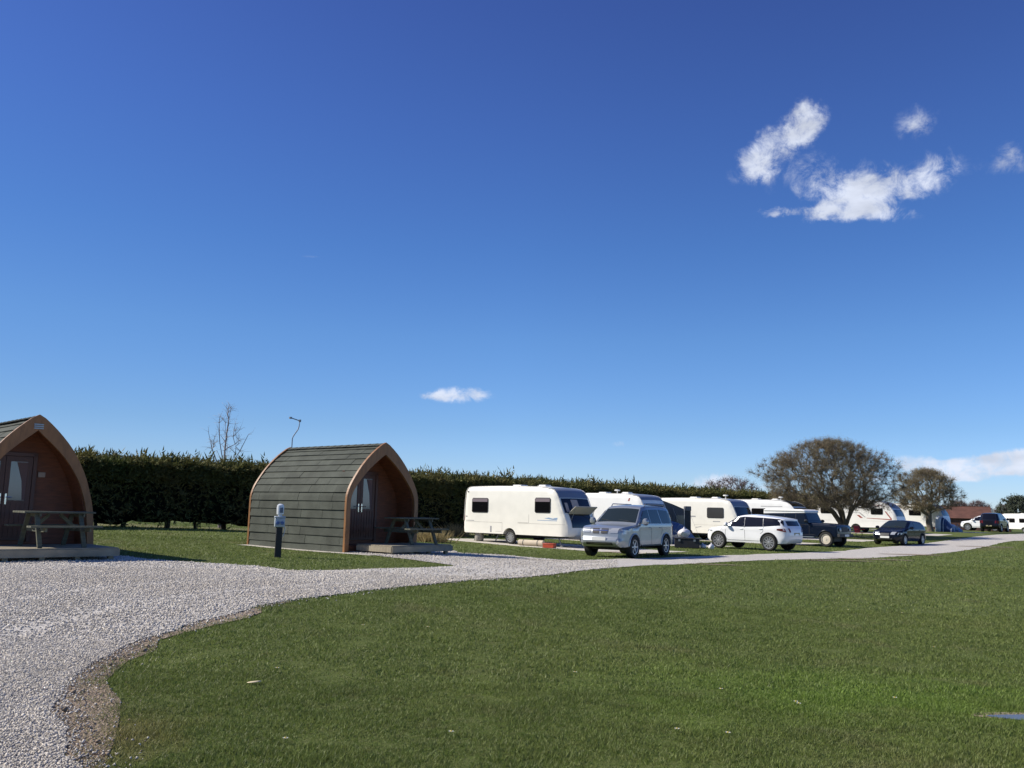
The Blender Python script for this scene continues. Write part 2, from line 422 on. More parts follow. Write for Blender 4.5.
evoque = dict(L=4.37, W=1.9, H=1.63, belt=1.06, tumble=.34, r=.375, wf=1.38, wr=-1.28, zb=.33, paint='white_paint', taper=.24, round=.1,
  top=[(-2.02, .34), (-2.12, .45), (-2.17, .7), (-2.13, .95), (-2.05, 1.1), (-1.9, 1.38), (-1.93, 1.43), (-1.7, 1.475), (-1.2, 1.53), (-.3, 1.60), (.15, 1.58), (.5, 1.48), (1.12, 1.1), (1.3, 1.03), (1.85, .95), (2.06, .87), (2.13, .72), (2.17, .55), (2.14, .42), (2.0, .33)],
  side_windows=[dict(poly=[(1.12, 1.06), (1.05, 1.11), (.47, 1.46), (.1, 1.51), (.0, 1.52), (-.02, 1.05)]), dict(poly=[(-.035, 1.05), (-.015, 1.52), (-.95, 1.49), (-1.0, 1.08)]), dict(poly=[(-1.015, 1.08), (-.965, 1.49), (-1.78, 1.44), (-1.93, 1.36), (-1.98, 1.16)])],
  windscreen=((.46, 1.5), (1.2, 1.07)), rear_window=((-2.03, 1.14), (-1.92, 1.36)), rims='multi', rr=.76,
  gaps=[[(.98, 1.05), (1.0, .55), (.85, .42)], [(-.04, 1.05), (-.06, .42)], [(-1.04, 1.05), (-1.0, .85), (-.86, .75)], [(.85, .42), (-.8, .42)]],
  handles=[(.12, .95), (-.9, .97)], mirror=(.86, 1.08), lampz=.8, lamp=((2.04, .88), (2.12, .76)), lampside=[(2.04, .86), (2.08, .76), (1.8, .79), (1.68, .86)],
  tail=((-2.15, .85), (-2.08, 1.02)), tailside=[(-2.08, .86), (-2.03, 1.02), (-1.72, 1.0), (-1.7, .93)], grille=((2.07, .86), (2.14, .7)), bump=((2.17, .55), (2.12, .4)),
  plate=(2.2, .58), rplate=(-2.2, .78))
hatch = dict(L=4.3, W=1.78, H=1.42, belt=.93, tumble=.36, r=.315, wf=1.33, wr=-1.25, zb=.24, paint='navy_paint', taper=.24, round=.1,
  top=[(-2.0, .26), (-2.1, .4), (-2.12, .62), (-2.08, .9), (-1.98, 1.0), (-1.62, 1.3), (-1.4, 1.36), (-.7, 1.41), (-.1, 1.41), (.2, 1.37), (1.0, .98), (1.2, .92), (1.75, .82), (2.0, .72), (2.09, .58), (2.12, .42), (2.08, .3), (1.9, .25)],
  side_windows=[dict(poly=[(.85, .96), (.75, 1.02), (.2, 1.29), (-.05, 1.32), (-.1, .95)]), dict(poly=[(-.16, .95), (-.12, 1.32), (-.9, 1.29), (-1.2, 1.18), (-1.45, 1.02), (-1.4, .97)])],
  windscreen=((.24, 1.36), (.97, 1.0)), rear_window=((-1.94, 1.03), (-1.66, 1.28)), rims='multi', rr=.7,
  gaps=[[(.88, .93), (.9, .45), (.75, .32)], [(-.13, .93), (-.15, .32)], [(.75, .32), (-.75, .32)], [(-1.0, .95), (-.85, .6)]],
  handles=[(.05, .85), (-.85, .86)], mirror=(.75, .95), lampz=.65, lamp=((1.93, .76), (2.07, .6)), lampside=[(1.95, .72), (2.03, .6), (1.8, .63), (1.65, .72)],
  tail=((-2.12, .72), (-2.08, .9)), tailside=[(-2.08, .72), (-2.03, .9), (-1.78, .88), (-1.75, .76)], grille=((2.03, .68), (2.11, .48)), bump=((2.12, .4), (2.07, .3)),
  plate=(2.15, .46), rplate=(-2.15, .7), grilletrim='dark_plastic')
defender = dict(L=4.5, W=1.79, H=2.0, belt=1.22, tumble=.13, r=.40, wf=1.5, wr=-1.25, zb=.5, paint='blue_paint', taper=.02, round=.03, boxy=True,
  top=[(-2.2, .52), (-2.24, .6), (-2.25, 1.2), (-2.22, 1.6), (-2.17, 1.86), (-2.1, 1.9), (-1.0, 1.91), (.05, 1.91), (.22, 1.88), (.28, 1.8), (.50, 1.3), (.58, 1.25), (1.3, 1.23), (2.0, 1.18), (2.12, 1.1), (2.15, .9), (2.16, .6), (2.15, .52)],
  side_windows=[dict(poly=[(.42, 1.27), (.26, 1.7), (-.2, 1.7), (-.2, 1.27)]), dict(poly=[(-.28, 1.27), (-.28, 1.7), (-.88, 1.7), (-.88, 1.27)]), dict(poly=[(-.98, 1.3), (-.98, 1.68), (-1.95, 1.68), (-1.95, 1.3)])],
  windscreen=((.28, 1.78), (.48, 1.36)), rear_window=((-2.24, 1.3), (-2.2, 1.7)), rims='steel', rimmat='cream_rim', flare=True, archmat='blue_paint',
  gaps=[[(.56, 1.2), (.56, .62)], [(-.24, 1.75), (-.24, .62)], [(-.93, 1.75), (-.93, .9)], [(-2.2, 1.24), (2.1, 1.1)], [(.88, .62), (-.75, .62)]],
  handles=[(.08, 1.05), (-.76, 1.05)], mirror=(.46, 1.3), lampz=.92, roundlamp=True, lamp=((2.1, 1.1), (2.15, .9)), lampside=None,
  tail=((-2.24, .8), (-2.25, 1.0)), tailside=[(-2.2, .85), (-2.2, .95), (-2.14, .95), (-2.14, .85)], grille=((2.14, 1.08), (2.16, .8)), bump=((2.16, .7), (2.15, .6)),
  plate=(2.3, .62), rplate=(-2.28, .75), mirrormat='dark_plastic', handlemat='dark_plastic', grilletrim='dark_plastic')

# ------------------------------------------------------------------ caravans
def caravan(loc, head, label, sp):
    rz = math.atan2(head[1], head[0]); t = root('caravan', loc, rz, label, 'caravan', 'touring caravans parked along the hedge')
    L = sp.get('L', 6.3); k = L / 6.3; W = 1.12; zr = 2.58
    def half(x, z):
        h = W - (max(0, z - 1.9) * .05); e = max(0, (abs(x) / (L / 2) - .85) / .15); return h - .05 * e ** 2
    prof = sp.get('prof', 'slope')
    if prof == 'slope':
        fr = [(1.5 * k, zr), (2.1 * k, 2.53), (2.42 * k, 2.42), (2.62 * k, 2.15), (2.9 * k, 1.5), (3.05 * k, 1.15), (3.12 * k, .9), (3.13 * k, .6), (3.08 * k, .44)]
    else:
        fr = [(1.4 * k, zr), (2.0 * k, 2.5), (2.45 * k, 2.3), (2.8 * k, 1.9), (3.0 * k, 1.5), (3.1 * k, 1.1), (3.14 * k, .8), (3.12 * k, .55), (3.06 * k, .44)]
    top = [(-3.08 * k, .44), (-3.14 * k, .55), (-3.13 * k, 1.2), (-3.06 * k, 2.2), (-2.98 * k, 2.45), (-2.8 * k, 2.56), (-2.4 * k, zr + .01), (-1.0 * k, zr + .03), (.5 * k, zr + .02)] + fr
    r = .315; wx = sp.get('wx', -.25)
    arch = [(wx, r, r + .09)]
    if sp.get('twin'): arch = [(wx - .36, r, r + .09), (wx + .36, r, r + .09)]
    hl = Hull(top, arch, .44, half, r=.07, crown=.03, step=.14)
    m = MB(); hl.body(m); m.build('body', sp.get('paint', 'white_gelcoat'), t, smooth=40)
    P = hl.par
    m = MB(); m.box((0, 0, .42), (L * .9, 1.7, .08)); m.box((wx, 0, .42), (.5, 1.75, .3)); m.build('chassis', 'dark_plastic', t)
    ws = []
    for a in arch:
        for sg in (1, -1): make_wheel(t, a[0], sg * (W - .14), r, .17, sp.get('rims', 'cap'), sp.get('rimmat', 'alloy'), .72)
    # front panel, window
    g0, g1 = sp.get('panel', ((2.05 * k, 2.54), (2.64 * k, 2.1)))
    m = MB(); hl.strip(m, P(*g0), P(*g1), -1.0, 1.0, off=.008); m.build('front_panel', sp.get('panelmat', 'grey_front'), t)
    w0, w1 = sp.get('fwin', ((2.66 * k, 2.07), (2.92 * k, 1.45)))
    fw = MB(); hl.strip(fw, P(*w0), P(*w1), -.93, .93, off=.02); fw = fw.build('front_window', 'window_glass', t)
    if sp.get('curtain'):
        m = MB(); a, b = P(*w0), P(*w1); hl.strip(m, a + (b - a) * .1, a + (b - a) * .9, -.35, .1, off=.026, ny=4); hl.strip(m, a + (b - a) * .3, a + (b - a) * .9, -.8, -.62, off=.026, ny=3)
        m.build('curtain', 'curtain', fw)
    for (x0, x1, z0, z1) in sp['windows']:
        c = .06; poly = [(x0 + c, z0), (x1 - c, z0), (x1, z0 + c), (x1, z1 - c), (x1 - c, z1), (x0 + c, z1), (x0, z1 - c), (x0, z0 + c)]
        for sg in (1, -1):
            m = MB(); hl.side(m, poly, sides=(sg,), off=.018); w = m.build('window', 'window_trim', t, smooth=30)
            e = .035; q = [(x0 + e, z0 + e), (x1 - e, z0 + e), (x1 - e, z1 - e), (x0 + e, z1 - e)]
            m = MB(); hl.side(m, q, sides=(sg,), off=.026); m.build('pane', sp.get('glass', 'window_glass'), w, smooth=30)
            if sp.get('blind'):
                q = [(x0 + e, z1 - .18), (x1 - e, z1 - .18), (x1 - e, z1 - e), (x0 + e, z1 - e)]
                m = MB(); hl.side(m, q, sides=(sg,), off=.030); m.build('blind', mat('blind', (.16, .13, .15), .8), w, smooth=30)
    # hatch outlines / seams
    m = MB()
    for g in sp.get('seams', []): polyline_side(hl, m, g, .012, sides=(-1,))
    polyline_side(hl, m, [(-3.1 * k, .95), (wx - .5, .95)], .008); polyline_side(hl, m, [(wx + .5, .95), (3.05 * k, .95)], .008)
    m.build('seam', mat('seam_grey', (.33, .31, .27), .7), t, smooth=0)
    # corner trim awning rail
    for sg in (1, -1):
        pts = [q for q in hl.top if q[1] > .9][::2]
        m = MB(); m.tube([(x, sg * (hl.Y(x, z) + .045), z + .0) for x, z in pts], .014, 5)
        m.build('awning_rail', mat('rail_white', (.62, .60, .56), .4), t)
    for poly, mt in sp.get('decals', []):
        [hl.side(q_, poly, sides=(sg,), off=.003).build('stripe', mt, t, smooth=0) for sg, q_ in ((-1, MB()), (1, MB()))]
    # roof vents
    for vx, sx in sp.get('vents', [(-.6, .5), (.9, .4)]):
        m = MB(); m.box((vx, .1, zr + .09), (sx, sx, .07)); m.box((vx, .1, zr + .05), (sx + .1, sx + .1, .05)); m.build('roof_vent', mat('vent_white', (.7, .7, .66), .5), t, bevel=.02)
    if sp.get('aerial'):
        m = MB(); ax = sp['aerial']; m.tube([(ax, 0, zr), (ax, 0, zr + .2)], .025, 6); m.lathe([(.001, .05), (.14, .04), (.17, 0), (.14, -.03), (.001, -.04)], (ax, 0, zr + .22), 'Z', 14); m.build('aerial', mat('vent_white', (.7, .7, .66), .5), t)
    # steadies
    for sx in (-2.5 * k, 2.4 * k):
        for sg in (1, -1):
            m = MB(); m.bar((sx, sg * .75, .4), (sx + .22 * (1 if sx > 0 else -1), sg * .75, .03), .05, .04); m.box((sx + .22 * (1 if sx > 0 else -1), sg * .75, .015), (.14, .12, .03)); m.build('corner_steady', 'steel', t)
    # A-frame hitch
    m = MB(); e = L / 2
    for sg in (1, -1): m.bar((e - .5, sg * .6, .4), (e + 1.0, sg * .05, .44), .06, .1)
    m.box((e + 1.05, 0, .46), (.4, .1, .1)); m.tube([(e + 1.1, 0, .5), (e + .75, 0, .72), (e + .6, 0, .74)], .02, 6); m.build('hitch', 'steel', t)
    m = MB(); m.tube([(e + .8, .12, .75), (e + .8, .12, .15)], .025, 8); m.lathe([(.03, -.04), (.1, -.035), (.1, .035), (.03, .04)], (e + .8, .12, .1), 'Y', 16); m.build('jockey_wheel', 'steel', t)
    # marker lights
    for sg in (1, -1):
        m = MB(); m.box((-3.1 * k, sg * .95, 1.0), (.09, .14, .5)); m.build('tail_light', 'lamp_red', t, bevel=.01)
    m = MB(); m.box((-2.85 * k, -1.10, 2.35), (.07, .03, .05)); m.build('marker_light', 'dark_plastic', t)
    return t, hl

# ------------------------------------------------------------------ camping pod
PODS = {'slim': [(1, 0), (1, .05), (.975, .2), (.93, .35), (.85, .48), (.75, .60), (.54, .76), (.27, .895), (0, 1)],
        'broad': [(1, 0), (1.0, .25), (1.0, .46), (.97, .54), (.87, .63), (.62, .775), (.32, .90), (0, 1)]}
def pod_profile(W, H, kind):
    return [(max(0, x) * W / 2, z * H) for x, z in spline(PODS[kind], 3)]
def pod_profile_old(W, H, n=16):
    """half arch: straight side then curve to the apex"""
    pts = [(W / 2, 0), (W / 2 + .01, .3), (W / 2 + .015, .8), (W / 2, 1.15)]
    x0, z0 = W / 2, 1.15
    for i in range(1, n + 1):
        t = i / n; a = t * R(62)
        pass
    # cubic bezier from shoulder to apex
    p0 = Vector((W / 2, 1.15)); p1 = Vector((W / 2 - .06, H * .62)); p2 = Vector((W * .26, H * .86)); p3 = Vector((0.0, H))
    for i in range(1, n + 1):
        t = i / n; p = p0 * (1 - t) ** 3 + 3 * p1 * t * (1 - t) ** 2 + 3 * p2 * t * t * (1 - t) + p3 * t ** 3; pts.append(tuple(p))
    return pts
def camping_pod(loc, rz, label, aerial=False, W=2.7, H=3.15, L=4.7, nameplate=False, rec=.75, kind='broad', dx=-.3):
    t = root('camping_pod', loc, rz, label, 'camping pod', 'wooden camping pods')
    shing = mat('roof_shingle', (.070, .078, .064), .85, var=.22, scale=2.2, bump=.5, bscale=60, island=.13, spec=.25)
    wood = mat('pod_fascia', (.25, .115, .040), .5, var=.2, scale=3, stretch=(4, 4, 1), bump=.2, bscale=20)
    clad = mat('pod_cladding', (.17, .055, .020), .6, var=.25, scale=4, stretch=(1, 1, 6), bump=.2, bscale=20)
    door = mat('door_stain', (.09, .030, .016), .45, var=.2, scale=4)
    pr = pod_profile(W, H, kind); full = [(-x, z) for x, z in pr] + [(x, z) for x, z in reversed(pr[:-1])]
    # front faces -Y (local), pod runs from y=0 back to y=L
    # shell
    def ring(s, n=None):
        P = []
        for x, z in full: P.append((x * (1 - s / (W / 2)), z * 1 if z < 1e-3 else z - s * (z / H) * 1.25))
        return P
    m = MB(); o_ = ring(.045); i_ = ring(.14); n = len(full)
    vs = [(x, y, z) for y in (.06, L - .06) for x, z in o_] + [(x, y, z) for y in (.06, L - .06) for x, z in i_]
    fs = []
    for i in range(n - 1):
        fs += [(i, i + 1, n + i + 1, n + i), (2 * n + i, 2 * n + i + 1, 3 * n + i + 1, 3 * n + i), (i, i + 1, 2 * n + i + 1, 2 * n + i), (n + i, n + i + 1, 3 * n + i + 1, 3 * n + i)]
    m.add(vs, fs); m.build('shell', clad, t)
    # lining boards inside porch are in the shell; shingle courses outside
    arc = [0]; 
    for i in range(1, len(pr)): arc.append(arc[-1] + (Vector(pr[i]) - Vector(pr[i - 1])).length)
    tot = arc[-1]
    def onarc(s):
        s = min(max(s, 0), tot)
        for i in range(1, len(arc)):
            if arc[i] >= s: break
        u = (s - arc[i - 1]) / (arc[i] - arc[i - 1]); return Vector(pr[i - 1]).lerp(Vector(pr[i]), u), (Vector(pr[i]) - Vector(pr[i - 1])).normalized()
    m = MB(); nc = 15; ch = tot / nc; rr = random.Random(3)
    for sg in (-1, 1):
        for c in range(nc):
            s0 = c * ch - .015; s1 = (c + 1) * ch + .02
            y = .05 - (c % 2) * .45
            while y < L - .05:
                wd = 1.0 if rr.random() < .8 else .6; ya = max(.05, y + .004); yb = min(L - .05, y + wd - .004); y += wd
                if yb - ya < .02: continue
                q = []; jit = rr.uniform(-.005, .006)
                for k, s in enumerate((max(0, s0), (s0 + s1) / 2, min(s1, tot))):
                    p, d = onarc(s); nn = Vector((d.y, -d.x)); off = (.034, .018, .003)[k] + jit
                    q.append((p + nn * off, p - nn * .02))
                vs = []
                for yy in (ya, yb):
                    for a, b in q: vs += [(sg * a.x, yy, a.y), (sg * b.x, yy, b.y)]
                m.add(vs, [(0, 2, 8, 6), (2, 4, 10, 8), (0, 6, 7, 1), (4, 5, 11, 10), (0, 1, 3, 2), (2, 3, 5, 4), (6, 8, 9, 7), (8, 10, 11, 9)])
    roof = m.build('roof', shing, t, smooth=0)
    m = MB(); 
    y = .0
    while y < L:
        y2 = min(L, y + .33)
        for sg in (-1, 1): m.add([(0, y, H + .05), (0, y2 - .01, H + .042), (sg * .16, y2 - .01, H - .035), (sg * .16, y, H - .028), (0, y, H + .02), (sg * .16, y, H - .06)], [(0, 1, 2, 3), (0, 3, 5, 4)])
        y = y2
    m.build('ridge_cap', shing, roof, smooth=0)
    # fascia arches front and back
    for y0, y1, nm in ((-.03, .05, 'front_arch'), (L - .05, L + .03, 'rear_arch')):
        m = MB(); a_ = []; 
        def rg(s): return [(math.copysign(max(0, abs(x) - s), x), (z - s * 1.9 * (sm(.9, H, z)) if z > 0 else z)) for x, z in full]
        A = rg(-.035); B = rg(.115)
        A[len(pr) - 1] = (0, H + .06); 
        nA = len(A)
        vs = [(x, y, z) for y in (y0, y1) for x, z in A] + [(x, y, z) for y in (y0, y1) for x, z in B]
        fs = []
        for i in range(nA - 1): fs += [(i, i + 1, nA + i + 1, nA + i), (2 * nA + i, 2 * nA + i + 1, 3 * nA + i + 1, 3 * nA + i), (i, i + 1, 2 * nA + i + 1, 2 * nA + i), (nA + i, nA + i + 1, 3 * nA + i + 1, 3 * nA + i)]
        m.add(vs, fs); ar = m.build(nm, wood, t, smooth=0)
        if nm == 'front_arch' and nameplate:
            m = MB(); 
            for kz in range(3): m.box((0, y0 - .012, H - .17 - .045 * kz), (.2, .02, .028))
            m.build('vent', 'steel', ar)
    # front and back walls (clapboards)
    for y, nm, dr in ((rec, 'front_wall', -1), (L - .12, 'rear_wall', 1)):
        m = MB(); zz = .0; hw = .13
        while zz < H - .25:
            z2 = min(zz + hw, H - .2)
            def wx(z):
                for i in range(1, len(pr)):
                    if pr[i][1] >= z: u = (z - pr[i - 1][1]) / max(1e-6, pr[i][1] - pr[i - 1][1]); return pr[i - 1][0] + (pr[i][0] - pr[i - 1][0]) * u
                return 0
            a, b = max(.02, wx(zz) - .12), max(.02, wx(z2) - .12)
            m.add([(-a, y + dr * .022, zz), (a, y + dr * .022, zz), (b, y + dr * .004, z2), (-b, y + dr * .004, z2), (-a, y - dr * .03, zz), (a, y - dr * .03, zz), (b, y - dr * .03, z2), (-b, y - dr * .03, z2)],
                  [(0, 1, 2, 3), (4, 5, 6, 7), (0, 1, 5, 4), (3, 2, 6, 7)]); zz = z2
        m.build(nm, clad, t, smooth=0)
    m = MB(); m.box((0, L / 2 + .02, .11), (W - .34, L - .3, .22)); m.build('floor', clad, t)
    # double doors, left of centre
    yd = rec - .04
    zu = .2; fr = MB(); fr.box((dx - .61, yd, 1.12 + zu), (.08, .1, 2.02)); fr.box((dx + .61, yd, 1.12 + zu), (.08, .1, 2.02)); fr.box((dx, yd, 2.11 + zu), (1.30, .1, .08)); fr.build('door_frame', door, t)
    for sg in (-1, 1):
        cx = dx + sg * .285
        m = MB(); m.box((cx, yd, .60 + zu), (.56, .05, .9)); m.box((cx - .23, yd, 1.55 + zu), (.10, .05, 1.0)); m.box((cx + .23, yd, 1.55 + zu), (.10, .05, 1.0)); m.box((cx, yd, 2.0 + zu), (.56, .052, .12))
        for q in range(5): m.box((cx - .2 + .1 * q, yd - .03, .6 + zu), (.012, .01, .78))
        d = m.build('door', door, t, smooth=0)
        m = MB(); m.box((cx, yd + .0, 1.5 + zu), (.37, .02, .9)); m.build('pane', mat('door_glass', (.10, .12, .14), .06, spec=1.0), d)
        # tied-back curtain
        m = MB(); s2 = sg; m.prism([(cx + s2 * .18, 1.93 + zu), (cx - s2 * .05, 1.93 + zu), (cx + s2 * .08, 1.5 + zu), (cx + s2 * .12, 1.06 + zu), (cx + s2 * .18, 1.06 + zu)], yd - .016, yd - .012, 'XZ'); m.build('curtain', mat('pod_curtain', (.16, .10, .09), .9), d, smooth=0)
        m = MB(); hx = dx + sg * .06; m.box((hx, yd - .035, 1.08 + zu), (.035, .02, .24)); m.tube([(hx, yd - .05, 1.12 + zu), (hx, yd - .09, 1.12 + zu), (hx + sg * .11, yd - .09, 1.12 + zu)], .012, 6); m.build('door_handle', 'chrome', d)
    if nameplate:
        m = MB(); m.box((dx + .78, rec - .045, 1.86), (.16, .02, .12)); m.build('name_plate', mat('plate_wood', (.36, .27, .20), .6), t, bevel=.01)
    if aerial:
        m = MB(); yb = L - .1; m.tube([(0, yb, H), (0, yb, H + .34), (.03, yb, H + .42), (.17, yb - .05, H + .66), (.2, yb - .05, H + .76), (.22, yb - .05, H + .95), (-.1, yb, H + 1.02)], .017, 7); m.box((-.12, yb, H + 1.02), (.08, .06, .06)); m.box((.22, yb - .05, H + .95), (.06, .06, .08)); m.build('aerial', mat('aerial_grey', (.22, .23, .25), .5, .6), t)
    return t
def deck(loc, rz, label, x0, x1, y0, y1, h=.3):
    """local y = forwards from pod is negative"""
    t = root('timber_deck', loc, rz, label, 'deck', 'timber decks in front of the pods')
    wd = mat('deck_wood', (.27, .235, .165), .75, var=.2, scale=3, stretch=(1, 6, 1), bump=.3, bscale=30, island=.12)
    m = MB(); x = x0 
    y = y0
    while y < y1 - .05:
        m.box(((x0 + x1) / 2, y + .065, h - .014), (x1 - x0, .124, .028)); y += .134
    m.build('deck_boards', wd, t, smooth=0)
    m = MB()
    m.box(((x0 + x1) / 2, y0 - .018, h - .105), (x1 - x0 + .04, .032, .15)); m.box((x0 - .018, (y0 + y1) / 2, h - .105), (.032, y1 - y0, .15)); m.box((x1 + .018, (y0 + y1) / 2, h - .105), (.032, y1 - y0, .15))
    m.build('fascia_board', wd, t, smooth=0)
    nx = int((x1 - x0) / .85) + 1
    for i in range(nx + 1):
        for yy in (y0 + .12, y1 - .15):
            b = MB(); b.box((x0 + .12 + (x1 - x0 - .24) * i / nx, yy, (h - .18) / 2 - .1), (.1, .1, h - .18 + .2)); b.build('foot', wd, t)
    return t
def picnic_table(loc, rz, label, L=1.45):
    t = root('picnic_table', loc, rz, label, 'picnic table', 'wooden picnic tables on the decks')
    wd = mat('table_wood', (.095, .098, .066), .75, var=.25, scale=4, stretch=(.6, 6, 6), bump=.3, bscale=30, island=.12)
    m = MB()
    for k in range(5): m.box((0, -.30 + .15 * k, .735), (L, .138, .04))
    m.build('tabletop', wd, t, bevel=.004)
    for sg in (-1, 1):
        m = MB(); 
        for q in (0, 1): m.box((0, sg * (.62 + .135 * q), .44), (L, .125, .04))
        m.build('bench', wd, t, bevel=.004)
    for sx in (-1, 1):
        x = sx * (L / 2 - .28)
        for sg in (-1, 1):
            m = MB(); m.bar((x, sg * .24, .71), (x, sg * .60, .0), .045, .09, up=(1, 0, 0)); m.build('leg', wd, t)
        m = MB(); m.box((x + .046, 0, .375), (.04, 1.5, .09)); m.box((x + .046, 0, .68), (.04, .68, .08)); m.bar((x + .02, 0, .38), (x * .25, 0, .69), .04, .07); m.build('cross_brace', wd, t)
    return t
# ------------------------------------------------------------------ ground
_t0 = terrain
def terrain(x, y):
    t = (x + y) * .7071
    z = _t0(x, y)
    n = (y - x) * .7071
    return z - .45 * sm(100, 135, t) * sm(4, 18, n)
def W2(p): return (p.x, p.y)
def axis(lo, hi, step, far):
    a = list(np.arange(lo, hi + .01, step)); s = step; x = hi
    while x < far: s *= 1.5; x += s; a.append(min(x, far))
    s = step; x = lo; b = []
    while x > -far: s *= 1.5; x -= s; b.append(max(x, -far))
    return b[::-1] + a
grass_soil = None
def ground_material():
    m = bpy.data.materials.new('mown_grass'); t, N, L = nt(m); b = N['Principled BSDF']; b.inputs['Roughness'].default_value = .9; b.inputs['Specular IOR Level'].default_value = .15
    g = N.new('ShaderNodeNewGeometry')
    def noi(sc, det=4, ro=.5, stretch=None):
        mp = N.new('ShaderNodeMapping'); L.new(g.outputs['Position'], mp.inputs[0])
        if stretch: mp.inputs['Scale'].default_value = stretch
        n = N.new('ShaderNodeTexNoise'); n.inputs['Scale'].default_value = sc; n.inputs['Detail'].default_value = det; n.inputs['Roughness'].default_value = ro; L.new(mp.outputs[0], n.inputs['Vector']); return n
    def ramp(n, a, b_):
        r = N.new('ShaderNodeMapRange'); r.inputs[1].default_value = a; r.inputs[2].default_value = b_; L.new(n.outputs['Fac'], r.inputs[0]); return r
    def mix(a, b_, f):
        x = N.new('ShaderNodeMix'); x.data_type = 'RGBA'
        for k, v in ((6, a), (7, b_)):
            if isinstance(v, tuple): x.inputs[k].default_value = (*v, 1)
            else: L.new(v, x.inputs[k])
        if isinstance(f, float): x.inputs[0].default_value = f
        else: L.new(f, x.inputs[0])
        return x.outputs[2]
    big = ramp(noi(.16, 5, .6), .35, .65); mid = ramp(noi(1.1, 5, .65), .3, .7); fine = ramp(noi(22, 3, .7), .3, .7); dry = ramp(noi(.55, 4, .7), .55, .75)
    brown = ramp(noi(2.6, 5, .75, (1, 1.6, 1)), .60, .78)
    c = mix((.084, .127, .021), (.118, .150, .033), big.outputs[0]); c = mix(c, (.060, .097, .014), mid.outputs[0])
    c2 = mix(c, (.19, .185, .08), fine.outputs[0]); c = mix(c, c2, .45)
    mm = N.new('ShaderNodeMath'); mm.operation = 'MULTIPLY'; mm.inputs[1].default_value = .5; L.new(dry.outputs[0], mm.inputs[0]); c = mix(c, (.20, .18, .085), mm.outputs[0])
    mm = N.new('ShaderNodeMath'); mm.operation = 'MULTIPLY'; mm.inputs[1].default_value = .45; L.new(brown.outputs[0], mm.inputs[0]); c = mix(c, (.12, .095, .055), mm.outputs[0])
    # lush bright patch of new grass at its place in the meadow
    pc = at(860, 695); v = N.new('ShaderNodeVectorMath'); v.operation = 'SUBTRACT'; v.inputs[1].default_value = (pc.x, pc.y, 0); L.new(g.outputs['Position'], v.inputs[0])
    v2 = N.new('ShaderNodeVectorMath'); v2.operation = 'MULTIPLY'; v2.inputs[1].default_value = (1 / 2.4, 1 / 1.5, 0); L.new(v.outputs[0], v2.inputs[0]); ln = N.new('ShaderNodeVectorMath'); ln.operation = 'LENGTH'; L.new(v2.outputs[0], ln.inputs[0])
    ad = N.new('ShaderNodeMath'); ad.operation = 'ADD'; L.new(ln.outputs['Value'], ad.inputs[0]); L.new(mid.outputs[0], ad.inputs[1])
    r = N.new('ShaderNodeMapRange'); r.inputs[1].default_value = 1.7; r.inputs[2].default_value = .6; r.inputs[3].default_value = 0; r.inputs[4].default_value = .5; L.new(ad.outputs[0], r.inputs[0])
    c = mix(c, (.105, .180, .020), r.outputs[0])
    # worn straw-coloured turf at the bend of the verge
    for (qx, qy, ax, ay, cc_) in ((118, 742, .55, .9, (.22, .17, .075)), (985, 549, 5.0, 1.5, (.14, .125, .06))):
        pc = at(qx, qy); v = N.new('ShaderNodeVectorMath'); v.operation = 'SUBTRACT'; v.inputs[1].default_value = (pc.x, pc.y, 0); L.new(g.outputs['Position'], v.inputs[0])
        v2 = N.new('ShaderNodeVectorMath'); v2.operation = 'MULTIPLY'; v2.inputs[1].default_value = (1 / ax, 1 / ay, 0); L.new(v.outputs[0], v2.inputs[0]); ln = N.new('ShaderNodeVectorMath'); ln.operation = 'LENGTH'; L.new(v2.outputs[0], ln.inputs[0])
        ad = N.new('ShaderNodeMath'); ad.operation = 'ADD'; L.new(ln.outputs['Value'], ad.inputs[0]); L.new(mid.outputs[0], ad.inputs[1])
        r = N.new('ShaderNodeMapRange'); r.inputs[1].default_value = 1.5; r.inputs[2].default_value = .5; r.inputs[3].default_value = 0; r.inputs[4].default_value = .65; L.new(ad.outputs[0], r.inputs[0]); c = mix(c, cc_, r.outputs[0])
    L.new(c, b.inputs['Base Color'])
    bp = N.new('ShaderNodeBump'); bp.inputs['Strength'].default_value = .9; bp.inputs['Distance'].default_value = .03; n = noi(35, 4, .8)
    n2 = noi(5, 3); a2 = N.new('ShaderNodeMath'); L.new(n.outputs['Fac'], a2.inputs[0]); L.new(n2.outputs['Fac'], a2.inputs[1]); L.new(a2.outputs[0], bp.inputs['Height']); L.new(bp.outputs[0], b.inputs['Normal'])
    return m
def blade_material():
    m = ground_material(); m.name = 'grass_blade'; N = m.node_tree.nodes; L = m.node_tree.links; b = N['Principled BSDF']
    for l in list(b.inputs['Normal'].links): L.remove(l)
    src = b.inputs['Base Color'].links[0].from_socket
    g = N.new('ShaderNodeNewGeometry'); r = N.new('ShaderNodeMapRange'); r.inputs[3].default_value = 1.05; r.inputs[4].default_value = 2.0; L.new(g.outputs['Random Per Island'], r.inputs[0])
    h = N.new('ShaderNodeHueSaturation'); L.new(src, h.inputs['Color']); L.new(r.outputs[0], h.inputs['Value']); L.new(h.outputs[0], b.inputs['Base Color'])
    b.inputs['Roughness'].default_value = .55; b.inputs['Specular IOR Level'].default_value = .35
    tr = N.new('ShaderNodeBsdfTranslucent'); L.new(h.outputs[0], tr.inputs[0]); ms = N.new('ShaderNodeMixShader'); ms.inputs[0].default_value = .35
    L.new(b.outputs[0], ms.inputs[1]); L.new(tr.outputs[0], ms.inputs[2]); L.new(ms.outputs[0], N['Material Output'].inputs[0]); return m
GM = ground_material()
